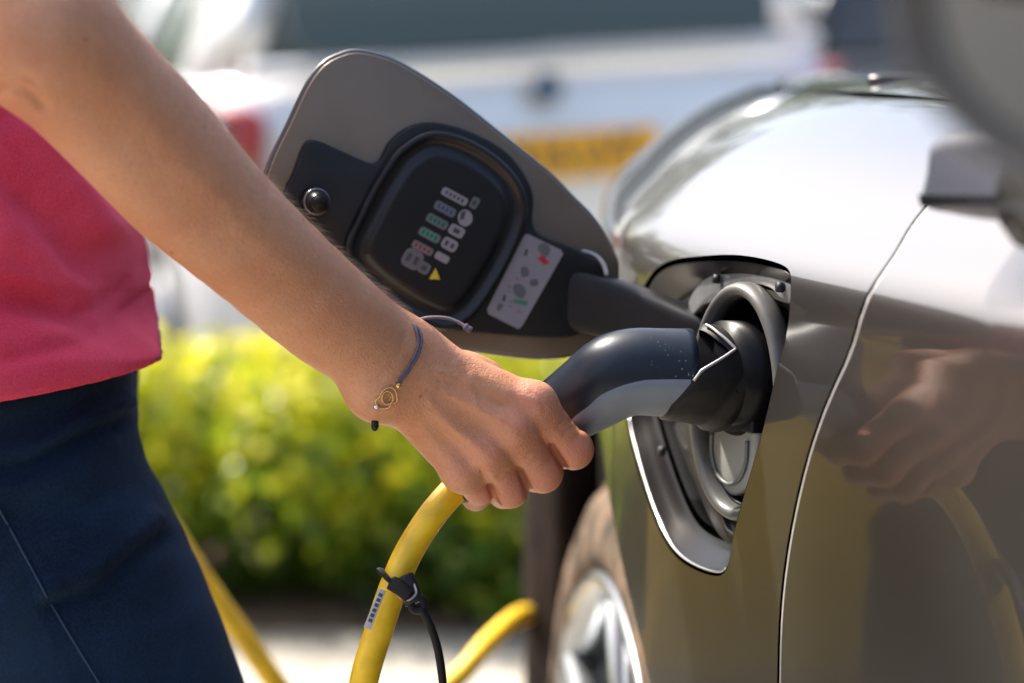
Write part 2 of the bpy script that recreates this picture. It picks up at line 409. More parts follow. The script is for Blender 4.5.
# ================================================================== SETTING
def ground():
    m = bpy.data.materials.new('pale_paving'); m.use_nodes = True; t = m.node_tree; b = t.nodes['Principled BSDF']; b.inputs['Roughness'].default_value = .9
    tc = t.nodes.new('ShaderNodeTexCoord'); br = t.nodes.new('ShaderNodeTexBrick'); br.inputs['Scale'].default_value = 2.2
    br.inputs['Color1'].default_value = (.36, .33, .28, 1); br.inputs['Color2'].default_value = (.42, .39, .33, 1); br.inputs['Mortar'].default_value = (.2, .18, .15, 1); br.inputs['Mortar Size'].default_value = .012
    t.links.new(tc.outputs['Object'], br.inputs['Vector'])
    n = t.nodes.new('ShaderNodeTexNoise'); n.inputs['Scale'].default_value = 6; n.inputs['Detail'].default_value = 8; t.links.new(tc.outputs['Object'], n.inputs['Vector'])
    x = t.nodes.new('ShaderNodeMix'); x.data_type = 'RGBA'; x.blend_type = 'MULTIPLY'; x.inputs[0].default_value = .7
    t.links.new(br.outputs[0], x.inputs[6]); r = t.nodes.new('ShaderNodeMapRange'); r.inputs[1].default_value = .3; r.inputs[2].default_value = .7; r.inputs[3].default_value = .65; r.inputs[4].default_value = 1.1
    t.links.new(n.outputs['Fac'], r.inputs[0]); t.links.new(r.outputs[0], x.inputs[7]); t.links.new(x.outputs[2], b.inputs['Base Color'])
    asp = mat('asphalt', (.055, .055, .057), .9, var=.35, vscale=40, bump=.4, bscale=300, bdist=.004)
    g = mk('ground', [(-400, -400, -.012), (400, -400, -.012), (400, 400, -.012), (-400, 400, -.012)], [(0, 1, 2, 3)], mat('far_ground', (.09, .1, .06), .95, var=.3, vscale=.4)); tag(g, kind='structure')
    p = mk('paving', [(-14, -.4, 0), (6, -.4, 0), (6, 5.65, 0), (-14, 5.65, 0)], [(0, 1, 2, 3)], m); tag(p, kind='structure')
    V, F = box_vf((-4, 5.72, .045), (10, .07, .055)); kb = mk('kerb', V, F, mat('kerb_stone', (.33, .32, .3), .85, var=.2, vscale=20), smooth=False); tag(kb, kind='structure')
    a = mk('parking_tarmac', [(-30, 5.6, -.006), (30, 5.6, -.006), (30, 40, -.006), (-30, 40, -.006)], [(0, 1, 2, 3)], asp); tag(a, kind='structure')
    rb_ = mk('road', [(-30, -40, -.004), (30, -40, -.004), (30, -.4, -.004), (-30, -.4, -.004)], [(0, 1, 2, 3)], asp); tag(rb_, kind='structure')
    lines = []
    for x in (-6.2, -3.5, -.9, 1.75, 4.4, 7.1): lines.append(box_vf((x, 8.4, -.002), (.05, 2.4, .0015)))
    V, F = join(lines); l = mk('bay_markings', V, F, mat('white_line', (.7, .7, .68), .7, var=.1, vscale=30), smooth=False); tag(l, kind='structure')
    V, F = plate_vf(crom([(-5.2, 4.55), (-2, 4.5), (.9, 4.5), (1.2, 4.9), (.9, 5.5), (-2, 5.55), (-5.2, 5.5), (-5.6, 4.9)], 6, True), np.array([0, 0, 0.]), np.array([1, 0, 0.]), np.array([0, 1, 0.]), np.array([0, 0, 1.]), .02, .01, back=False)
    s = mk('soil', V, F, mat('planting_soil', (.10, .065, .042), .95, var=.4, vscale=25, bump=.8, bscale=60, bdist=.02)); tag(s, kind='structure')
ground()

# ---- golden shrubs
def leaf_mat(name, cols, tr=.45, rough=.28):
    m = bpy.data.materials.new(name); m.use_nodes = True; t = m.node_tree; b = t.nodes['Principled BSDF']
    b.inputs['Roughness'].default_value = rough; b.inputs['Specular IOR Level'].default_value = .5
    a = t.nodes.new('ShaderNodeAttribute'); a.attribute_name = 'tint'; r = t.nodes.new('ShaderNodeValToRGB'); e = r.color_ramp.elements
    while len(e) < len(cols): e.new(.5)
    for i, c in enumerate(cols): e[i].position = i / (len(cols) - 1); e[i].color = (*c, 1)
    t.links.new(a.outputs['Fac'], r.inputs[0]); t.links.new(r.outputs[0], b.inputs['Base Color'])
    tl = t.nodes.new('ShaderNodeBsdfTranslucent'); t.links.new(r.outputs[0], tl.inputs[0])
    mx = t.nodes.new('ShaderNodeMixShader'); mx.inputs[0].default_value = tr; t.links.new(b.outputs[0], mx.inputs[1]); t.links.new(tl.outputs[0], mx.inputs[2])
    t.links.new(mx.outputs[0], t.nodes['Material Output'].inputs['Surface']); return m
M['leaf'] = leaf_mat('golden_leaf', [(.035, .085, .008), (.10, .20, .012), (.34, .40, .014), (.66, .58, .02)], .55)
M['leafg'] = leaf_mat('green_leaf', [(.03, .06, .012), (.06, .11, .02), (.09, .15, .03)], .3)
M['bark'] = mat('bark', (.10, .07, .045), .9, var=.4, vscale=20, bump=.6, bscale=60, bdist=.01)
def leaves_mesh(name, pos, nrm, size, tint, m, aspect=.5):
    n = len(pos); a = raise_norm(rng.normal(size=(n, 3))); u = raise_norm(np.cross(nrm, a)); v = np.cross(nrm, u)
    L = (size * rng.uniform(.7, 1.3, n))[:, None]; W = L * aspect
    base = pos - u * L * .5; tip = pos + u * L * .5 - nrm * L * .12; mid = pos + nrm * L * .03
    l = mid + v * W * .5 - nrm * W * .15; r = mid - v * W * .5 - nrm * W * .15
    V = np.stack([base, r, tip, l, mid], 1).reshape(-1, 3)
    b = np.arange(n)[:, None] * 5
    T = np.stack([b + [0, 1, 4], b + [1, 2, 4], b + [2, 3, 4], b + [3, 0, 4]], 1).reshape(-1, 3)
    me = bpy.data.meshes.new(name); me.vertices.add(len(V)); me.vertices.foreach_set('co', V.astype(np.float32).ravel())
    me.loops.add(T.size); me.loops.foreach_set('vertex_index', T.astype(np.int32).ravel()); me.polygons.add(len(T)); me.polygons.foreach_set('loop_start', np.arange(0, T.size, 3, dtype=np.int32))
    me.update(calc_edges=True); me.materials.append(m)
    at = me.attributes.new('tint', 'FLOAT', 'POINT'); at.data.foreach_set('value', np.repeat(tint, 5).astype(np.float32))
    return me
def shrub_mesh(nm, rx, ry, h, n, m, tfun, size=.045, fill=.35):
    # lumps: several balls
    lumps = [(rng.uniform(-.55, .55) * rx, rng.uniform(-.5, .5) * ry, (rng.uniform(.35, .78) if q_ < 15 else rng.uniform(.14, .3)) * h, rng.uniform(.26, .42) * min(rx, h * 1.2)) for q_ in range(23)]
    pos = []; nr = []
    per = n // len(lumps)
    for (x, y, z, r) in lumps:
        d = raise_norm(rng.normal(size=(per, 3))); rr = r * rng.uniform(fill, 1.08, per)[:, None] ** .5
        pos.append(np.array([x, y, z]) + d * rr * [1.15, 1.1, 1]); nr.append(raise_norm(d + rng.normal(size=(per, 3)) * .7 + [0, 0, .4]))
    pos = np.concatenate(pos); nr = np.concatenate(nr); k = pos[:, 2] > .03; pos = pos[k]; nr = nr[k]
    return leaves_mesh(nm, pos, nr, size, np.clip(tfun(pos, h), 0, 1), m), lumps
def stems(lumps, parent, m, local=True):
    parts = []
    for (x, y, z, r) in lumps[:9]:
        parts.append(tube_vf(crom([(x * .15, y * .15, -.02), (x * .5, y * .5, z * .5), (x, y, z)], 4), np.linspace(.012, .004, 9), seg=6))
    V, F = join(parts); return mk('stem', V, F, m, parent, local=True)
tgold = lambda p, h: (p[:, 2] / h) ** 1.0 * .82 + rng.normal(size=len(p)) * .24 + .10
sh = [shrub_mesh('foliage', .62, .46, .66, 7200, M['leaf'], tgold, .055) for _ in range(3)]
spots = [(-3.4, 4.85, 'golden leaved shrub at the far left end of the planting bed'), (-2.3, 4.95, 'golden leaved shrub in the bed, hidden behind the woman in jeans'), (-1.35, 4.85, 'golden leaved shrub just behind the woman in the pink top'),
         (-.76, 4.8, 'yellow topped shrub between the jeans and the upright yellow cable'), (-.24, 4.85, 'yellow green shrub below the gripping hand'), (.22, 4.9, 'green shrub showing between the open flap and the plug handle, half hidden by the car'),
         (-2.5, 3.5, 'golden shrub left of the woman, outside the picture, mirrored in the door paint'), (-3.3, 3.2, 'golden shrub farthest left of the bed corner'), (-2.3, 2.65, 'golden shrub beside the charging post'), (-3.1, 2.3, 'golden shrub behind the charging post'), (-1.75, 4.6, 'golden shrub just behind the yellow grit bin'), (-2.75, 4.1, 'golden shrub left of the yellow grit bin')]  # this row of shrubs is added out of view, for gold in the paint's reflection
for i, (x, y, lb) in enumerate(spots):
    s_ = (.8, .8, .80, .84, .88, .97, 1.1, 1, 1, 1, 1, 1)[i]
    e = empty('golden_shrub', (x, y, 0), lb, 'shrub', 'golden shrubs in the planting bed', rz=rng.uniform(0, 6)); e.scale = (s_,) * 3
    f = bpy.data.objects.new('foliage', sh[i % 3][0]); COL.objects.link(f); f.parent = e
    stems(sh[i % 3][1], e, M['bark'])

gb = empty('added_bin', (-1.98, 3.72, 0), 'yellow grit bin outside the picture, mirrored in the lower door paint', 'grit bin', rz=R(30))  # added unseen bin, there only to reflect gold in the lower paint
ybin = mat('bin_yellow', (.62, .40, .02), .45, coat=.2, var=.06, vscale=8)
V, F = plate_vf(rrect(1.15, .62, .06), np.array([0, 0, .02]), np.array([1, 0, 0.]), np.array([0, 1., 0]), np.array([0, 0, 1.]), .62, .02); mk('bin_body', V, F, ybin, gb, local=True)
V, F = plate_vf(rrect(1.22, .70, .08), np.array([0, 0, .645]), np.array([1, 0, 0.]), np.array([0, 1., 0]), np.array([0, 0, 1.]), .13, .06); mk('lid', V, F, ybin, gb, local=True)

# ---- parked cars in the background
def bg_car(name, loc, yaw, paint, label, group, plate_txt=None, plate_front=False, glassc=None, L=4.6, W=1.82, H=1.47, rear=True, det=True):
    e = empty(name, loc, label, 'car', group, rz=yaw)      # local: +Y forward, rear face at y=0
    hw = W / 2
    # lower body: stations along y : (y, half width, z bottom, z belt)
    st = [(0.0, .80, .42, .98), (.03, .90, .34, 1.04), (.12, .97, .28, 1.08), (.4, 1, .24, 1.10), (1.0, 1, .22, 1.08), (2.2, 1, .22, 1.05), (3.2, 1, .22, 1.03), (3.9, .97, .24, .97), (4.35, .88, .28, .88), (4.55, .72, .34, .78), (4.6, .6, .42, .7)]
    V = []; n = 20
    for (y, k, zb, zt) in st:
        y = y * L / 4.6; wv = hw * k
        ring = [(-wv * .9, zb), (-wv * .985, zb + .12), (-wv, zb + .35), (-wv, (zb + zt) / 2 + .05), (-wv * .985, zt - .16), (-wv * .96, zt - .05), (-wv * .90, zt - .008), (-wv * .5, zt + .006), (0, zt + .01)]
        ring = ring + [(-a, b) for a, b in ring[-2::-1]]
        m_ = len(ring); V += [(a, y, b) for a, b in ring]
    F = []
    for i in range(len(st) - 1):
        for j in range(m_ - 1): F.append((i * m_ + j, i * m_ + j + 1, (i + 1) * m_ + j + 1, (i + 1) * m_ + j))
        F.append((i * m_ + m_ - 1, i * m_, (i + 1) * m_, (i + 1) * m_ + m_ - 1))
    F.append(tuple(range(m_ - 1, -1, -1))); F.append(tuple((len(st) - 1) * m_ + j for j in range(m_)))
    b = mk('body', V, F, paint, e, local=True); sharp(b, 40)
    # greenhouse: glass shell and roof with pillars
    gs = [(.10, 1.10, .80), (.36, H - .06, .64), (.8, H - .005, .63), (1.8, H, .62), (2.6, H - .04, .60), (3.35, 1.04, .74)]
    def ringg(y, z, k, dz=0): return
    belt = lambda y: 1.06
    V = []; 
    for (y, z, k) in gs[:]:
        y = y * L / 4.6
        V += [(-hw * .88, y, 1.03), (-hw * k, y, z), (hw * k, y, z), (hw * .88, y, 1.03)]
    F = []
    for i in range(len(gs) - 1):
        for j in range(3): F.append((i * 4 + j, i * 4 + j + 1, i * 4 + 5 + j, i * 4 + 4 + j))
    F.append((3, 2, 1, 0)); k = (len(gs) - 1) * 4; F.append((k, k + 1, k + 2, k + 3))
    mk('window_glass', V, F, glassc or M['glass'], e, smooth=False, local=True)
    # roof skin
    V = []; rs = [g for g in gs if g[1] > H - .1]
    ys = [(.33, H - .07, .66)] + rs + [(2.66, H - .06, .61)]
    for (y, z, k) in ys:
        y = y * L / 4.6
        V += [(-hw * (k + .03), y, z - .05), (-hw * k, y, z + .012), (-hw * k * .5, y, z + .03), (hw * k * .5, y, z + .03), (hw * k, y, z + .012), (hw * (k + .03), y, z - .05)]
    F = [(i * 6 + j, i * 6 + j + 1, i * 6 + 7 + j, i * 6 + 6 + j) for i in range(len(ys) - 1) for j in range(5)]
    F.append((0, 1, 2, 3, 4, 5)); mk('roof', V, F, paint, e, local=True)
    for sx in (-1, 1):
        # D pillar: broad and curved, B pillar, A pillar
        prt = [tube_vf([(sx * hw * .88, .36, 1.03), (sx * hw * .80, .42, 1.2), (sx * hw * .65, .62, H - .03)], (.27, .06), seg=24, up=(0, 1, 0), power=5), 
               tube_vf([(sx * hw * .885, 2.0, 1.04), (sx * hw * .64, 2.0, H - .03)], (.04, .02), seg=8, up=(0, 1, 0)),
               tube_vf([(sx * hw * .87, 3.35, 1.03), (sx * hw * .62, 2.62, H - .04)], (.035, .03), seg=8, up=(0, 1, 0))]
        [mk('pillar', V, F, paint, e, local=True) for V, F in prt]
        tl = mat_cache('tail_lamp_red', (.33, .004, .006), .3, coat=.3)
        O = np.array([sx * hw * .84, -.006, .89])
        poly = crom([(.05, -.15), (.0, -.02), (-.01, .09), (.10, .12), (.20, .11), (.21, .02), (.19, -.09), (.12, -.15)], 4, True) * [sx, 1]
        V, F = plate_vf(poly, O, np.array([1, .0, 0]), np.array([0, 0.06, 1.]), np.array([0, -1, 0]), .06, .02)
        V = np.array(V); ox = np.clip((np.abs(V[:, 0]) - hw * .80) / (hw * .2), 0, None); V[:, 1] += np.interp(np.abs(V[:, 0]) / hw, [.8, .9, .97, 1.0, 1.06], [0, .03, .12, .34, .5]) - .012
        mk('tail_light', V, F, tl, e, local=True)
        for y in (.85, 3.6):
            th = np.linspace(0, 2 * np.pi, 33)[:-1]
            V, F = tube_vf([(sx * (hw - .2), y, .33), (sx * (hw + .005), y, .33)], .33, seg=32, up=(0, 0, 1)); mk('tyre', V, F, M['rubber'], e, local=True)
            V, F = tube_vf([(sx * (hw - .02), y, .33), (sx * (hw + .012), y, .33)], .21, seg=24, up=(0, 0, 1)); mk('rim', V, F, M['alloy'], e, local=True)
    if det:
        V, F = plate_vf(rrect(1.30, .30, .08), np.array([0, .062, 1.235]), np.array([1, 0, 0.]), np.array([0, .55, 1.]) / 1.14, np.array([0, -1, .5]) / 1.12, .02, .008)
        mk('rear_window', V, F, glassc or M['glass'], e, local=True)
        V, F = tube_vf([(.0, .035, 1.13), (-.02, .02, 1.14), (-.42, .03, 1.15)], .014, seg=8); mk('wiper', V, F, M['black'], e, local=True)
        V, F = plate_vf(rrect(1.55, .045, .015), np.array([0, .02, 1.075]), np.array([1, 0, 0.]), np.array([0, .2, 1.]), np.array([0, -1, .2]), .05, .02); mk('tailgate_lip', V, F, paint, e, local=True)
        V, F = plate_vf(rrect(.62, .16, .02), np.array([.04, .0, .825]), np.array([1, 0, 0.]), np.array([0, 0, 1.]), np.array([0, -1, 0]), .012, .004); mk('plate_recess', V, F, paint, e, local=True)
        V, F = plate_vf(rrect(1.5, .1, .03), np.array([0, .03, .33]), np.array([1, 0, 0.]), np.array([0, 0, 1.]), np.array([0, -1, 0]), .02, .01); mk('bumper_insert', V, F, mat_cache('grey_insert', (.3, .3, .31), .5), e, local=True)
        th = np.arange(28) / 28 * 2 * np.pi; c = np.stack([np.cos(th), np.sin(th)], 1)
        V, F = plate_vf(c * .046, np.array([0, .012, .998]), np.array([1, 0, 0.]), np.array([0, 0, 1.]), np.array([0, -1, 0]), .04, .004)
        em = mk('emblem', V, F, mat_cache('emblem_dark', (.03, .035, .05), .2, coat=1), e, local=True)
        V, F = tube_vf([(math.cos(a) * .046, -.03, .998 + math.sin(a) * .046) for a in th], .005, seg=8, closed=True); mk('emblem_ring', V, F, M['chrome'], em, local=True)
        prt = []
        for q in (0, 2):
            a = np.linspace(q * np.pi / 2, (q + 1) * np.pi / 2, 7); pl = np.concatenate([[[0, 0]], np.stack([np.cos(a), np.sin(a)], 1) * .027])
            prt.append(plate_vf(pl, np.array([0, -.029, .998]), np.array([1, 0, 0.]), np.array([0, 0, 1.]), np.array([0, -1, 0]), .003, 0))
        V, F = join(prt); mk('emblem_quarter', V, F, mat_cache('emblem_blue', (.05, .2, .5), .3), em, smooth=False, local=True)
    if plate_txt:
        V, F = plate_vf(rrect(.53, .125, .012), np.array([.04, -.013, .825]), np.array([1, 0, 0.]), np.array([0, 0, 1.]), np.array([0, -1, 0]), .006, .001)
        pl = mk('number_plate', V, F, mat_cache('plate_yellow', (.92, .43, .006), .45), e, local=True)
        cu = bpy.data.curves.new('plate_characters', 'FONT'); cu.body = plate_txt; cu.size = .105; cu.align_x = 'CENTER'; cu.align_y = 'CENTER'; cu.extrude = .0008; cu.offset = .0015
        cu.materials.append(M['st_dark']); t0_ = bpy.data.objects.new('characters', cu); COL.objects.link(t0_); bpy.context.view_layer.update()
        me_ = bpy.data.meshes.new_from_object(t0_.evaluated_get(bpy.context.evaluated_depsgraph_get())); bpy.data.objects.remove(t0_)
        t = bpy.data.objects.new('plate_characters', me_); COL.objects.link(t); t.parent = pl
        t.location = (.04, -.0205, .825); t.rotation_euler = (math.pi / 2, 0, 0); t.scale = (.92, 1, 1)
    return e
_mc = {}
def mat_cache(n, *a, **k):
    if n not in _mc: _mc[n] = mat(n, *a, **k)
    return _mc[n]
white = mat('white_silver_paint', (.76, .77, .79), .3, .25, 1.0)
g2 = mat('rear_glass', (.05, .07, .065), .08, 0, 0, spec=.6)
bg_car('estate_car', P(563, 341, 6.3) * [1, 1, 0], R(17), white, 'silver white estate car with yellow rear plate behind the shrubs', 'cars parked in the bays', 'KX16 LVT', glassc=g2, W=1.79).rotation_euler = (0, R(-3.2), R(17))
bg_car('parked_car', (2.05, 10.3, 0), R(6), mat('dark_paint', (.03, .03, .036), .3, .5, 1), 'dark car parked beyond the silver estate, near the wing mirror', 'cars parked in the bays', None, det=False)
bg_car('parked_car', (4.1, 11.0, 0), R(4), mat('pale_paint', (.62, .64, .68), .3, .2, 1), 'pale car at the far right behind the wing mirror', 'cars parked in the bays', None, det=False)
bg_car('parked_car', (-4.9, 10.0, 0), R(10), mat('grey_paint', (.16, .18, .2), .3, .5, 1), 'grey car parked left of the estate, glimpsed over the bare arm', 'cars parked in the bays', None, det=False)

bg_car('parked_car', (-4.62, -9.4, 0), R(80), mat('red_paint', (.30, .012, .015), .3, .2, 1), 'red car parked behind the photographer, seen only in the door mirror', 'cars parked in the bays', None, det=False)  # added unseen car, gives the mirror glass some red
bg_car('parked_car', (-.2, -13.5, 0), R(86), mat('olive_paint', (.06, .065, .03), .3, .4, 1), 'olive car parked behind the red one, seen only in the door mirror', 'cars parked in the bays', None, det=False)  # second added unseen car, varies the mirror's reflection
V, F = box_vf((-9, -17, 1.1), (8, .15, 1.1)); w2 = mk('brick_wall', V, F, mat_cache('old_brick', (.26, .13, .09), .9), smooth=False)  # added unseen wall, lends the mirror glass a brown tone
tag(w2, 'brick wall added behind the camera, only for the door mirror to reflect', 'wall')
# ---- trees beyond
def tree(loc, h, r, label, seed):
    e = empty('broadleaf_tree', loc, label, 'tree', 'trees beyond the car park')
    prt = [tube_vf(crom([(0, 0, -.1), (.05, 0, h * .25), (0, .08, h * .5), (.05, 0, h * .85)], 5), np.linspace(.16, .04, 16), seg=8)]
    for k in range(7):
        a = k * 2.4; z = h * (.25 + .07 * k); prt.append(tube_vf(crom([(0, 0, z), (math.cos(a) * r * .4, math.sin(a) * r * .4, z + .5), (math.cos(a) * r * .8, math.sin(a) * r * .8, z + .9)], 4), np.linspace(.06, .015, 9), seg=6))
    V, F = join(prt); mk('trunk', V, F, M['bark'], e, local=True)
    pos = []; nr = []
    for k in range(26):
        c = np.array([*(rng.normal(size=2) * r * .42), h * rng.uniform(.22, .95)]); rr = r * rng.uniform(.25, .42)
        d = raise_norm(rng.normal(size=(170, 3))); pos.append(c + d * rr * (rng.uniform(.3, 1.1, 170) ** .5)[:, None]); nr.append(raise_norm(d + rng.normal(size=(170, 3)) * .6))
    pos = np.concatenate(pos); nr = np.concatenate(nr)
    me = leaves_mesh('crown', pos, nr, .22, rng.uniform(0, 1, len(pos)), M['leafg'], .6)
    f = bpy.data.objects.new('crown', me); COL.objects.link(f); f.parent = e
for i, (x, y, h, r, lb) in enumerate([(-7.5, 17, 5, 2.6, 'green tree at the far left beyond the parked cars'), (-2.5, 19, 5.5, 2.8, 'green tree behind the left side of the estate car'), (2.6, 18, 5, 2.7, 'green tree seen above the estate car'), (7.2, 19, 6, 3, 'green tree at the far right beyond the parked cars'), (-6.5, -19, 5.5, 3, 'green tree behind the photographer, seen in the door mirror')]):
    tree((x, y, 0), h, r, lb, i)  # the last tree is added unseen, for the mirror's reflection
V, F = box_vf((0, 24, 1.0), (26, .15, 1.0)); mk_w = mk('brick_wall', V, F, mat('old_brick', (.26, .13, .09), .9, var=.3, vscale=8, bump=.4, bscale=40, bdist=.01), smooth=False)
tag(mk_w, 'brick boundary wall at the back of the car park', 'wall')

# ================================================================== THE CHARGING CAR
car = empty('parked_car', (.45, 1.5, 0), 'taupe metallic car being charged, front left wing with its charging port open', 'car', 'cars parked in the bays')
# plan line: rear -> front
plan = np.array([(.90, -1.9), (.78, -1.2), (.655, -.5), (.52, 0), (.370, .5), (.279, .8), (.2146, 1.0137), (.1808, 1.126), (.1437, 1.25), (.122, 1.3225), (.0883, 1.443), (.0727, 1.514), (.0648, 1.66), (.0675, 1.85), (.078, 2.05), (.098, 2.25), (.145, 2.42), (.25, 2.56), (.45, 2.68), (.8, 2.8), (1.3, 2.88)])
pd = crom(plan, 40); seg_ = np.r_[0, np.cumsum(np.linalg.norm(np.diff(pd, axis=0), axis=1))]
S_ = np.arange(0, seg_[-1], .004); pl_ = np.stack([np.interp(S_, seg_, pd[:, i]) for i in (0, 1)], 1)
ker = np.exp(-.5 * (np.arange(-40, 41) / 11.) ** 2); ker /= ker.sum()
pad_ = np.concatenate([pl_[:1] + (pl_[:1] - pl_[40:0:-1]), pl_, pl_[-1:] + (pl_[-1:] - pl_[-2:-42:-1])])
pl_ = np.stack([np.convolve(pad_[:, i], ker, 'valid') for i in (0, 1)], 1)
tn = raise_norm(np.gradient(pl_, axis=0)); Nin = np.stack([tn[:, 1], -tn[:, 0]], 1)   # inward = right of forward
ZC = .975
pr = np.array([(-.70, .055, -.70), (-.5, .012, -.5), (-.3, -.008, -.3), (-.15, -.006, -.15), (-.05, -.002, -.05), (0, 0, 0), (.046, .032, .033), (.094, .070, .062), (.154, .125, .086), (.23, .2, .099), (.43, .4, .112), (.73, .7, .122), (1.0, .97, .126)])
vv = np.arange(-.70, 1.0, .002)
qq = np.interp(vv, pr[:, 0], pr[:, 1]); zz = np.interp(vv, pr[:, 0], pr[:, 2])
k2 = np.exp(-.5 * (np.arange(-30, 31) / 4.5) ** 2); k2 /= k2.sum()
k3 = np.exp(-.5 * (np.arange(-60, 61) / 14.) ** 2); k3 /= k3.sum()
def sm(a, k): 
    n = len(k) // 2; p = np.r_[a[0] - (a[n:0:-1] - a[0]), a, a[-1] + (a[-1] - a[-2:-n - 2:-1])]; return np.convolve(p, k, 'valid')
a4, b4 = sm(qq, k2), sm(zz, k2); a14, b14 = sm(qq, k3), sm(zz, k3)
wgt = np.clip((np.abs(vv) - .015) / .03, 0, 1); wgt = wgt * wgt * (3 - 2 * wgt)
qq = a4 * (1 - wgt) + a14 * wgt; zz = b4 * (1 - wgt) + b14 * wgt
NFIX = unit([.93, .36])
def surf0(s, v):
    X = np.interp(s, S_, pl_[:, 0]); Y = np.interp(s, S_, pl_[:, 1]); nx = np.interp(s, S_, Nin[:, 0]); ny = np.interp(s, S_, Nin[:, 1])
    q = np.interp(v, vv, qq); z = np.interp(v, vv, zz) + ZC
    f = np.clip(q / .35, 0, 1); f = f * f * (3 - 2 * f)
    nx = nx * (1 - f) + NFIX[0] * f; ny = ny * (1 - f) + NFIX[1] * f; l = np.hypot(nx, ny)
    return np.stack([X + nx / l * q, Y + ny / l * q, z], -1)
def surf(s, v):
    s = np.asarray(s, float); v = np.asarray(v, float); p = surf0(s, v); e = .0035
    du = surf0(s + e, v) - surf0(s - e, v); dv = surf0(s, v + e) - surf0(s, v - e)
    n = raise_norm(np.cross(dv, du)); return p, n           # outward
_s = np.arange(np.interp(.85, pl_[:, 1], S_), np.interp(1.75, pl_[:, 1], S_), .002); _v = np.arange(-.38, .2, .002)
_SS, _VV = np.meshgrid(_s, _v, indexing='ij'); _p, _n = surf(_SS, _VV); _px, _py, _d = proj(_p)
_vis = np.sum(_n * (_p - [0, 0, CAMZ]), -1) < 0
def px2sv(px, py):
    c = (_px - px) ** 2 + (_py - py) ** 2 + np.where(_vis, 0, 1e6); i = np.unravel_index(np.argmin(c), c.shape); return _SS[i], _VV[i]
YS = lambda y: float(np.interp(y, pl_[:, 1], S_))
def clean(pl, tol=.0006):
    out = [pl[0]]
    for p in pl[1:]:
        if np.linalg.norm(p - out[-1]) > tol: out.append(p)
    return np.array(out)
# charge port opening
hole_px = [(646, 281), (668, 262), (701, 254.5), (740, 255), (779, 264.5), (791, 277), (790, 309), (779, 365), (763, 431), (746, 487), (733, 540), (729, 565), (717, 578), (690, 566), (668, 549), (651, 511), (636, 461), (626, 415), (624, 370), (629, 325)]
hole = np.array([px2sv(*p) for p in hole_px]); hole = crom(hole, 6, True)
for _ in range(3): hole = .5 * hole + .25 * (np.roll(hole, 1, 0) + np.roll(hole, -1, 0))
if area2(hole) < 0: hole = hole[::-1]
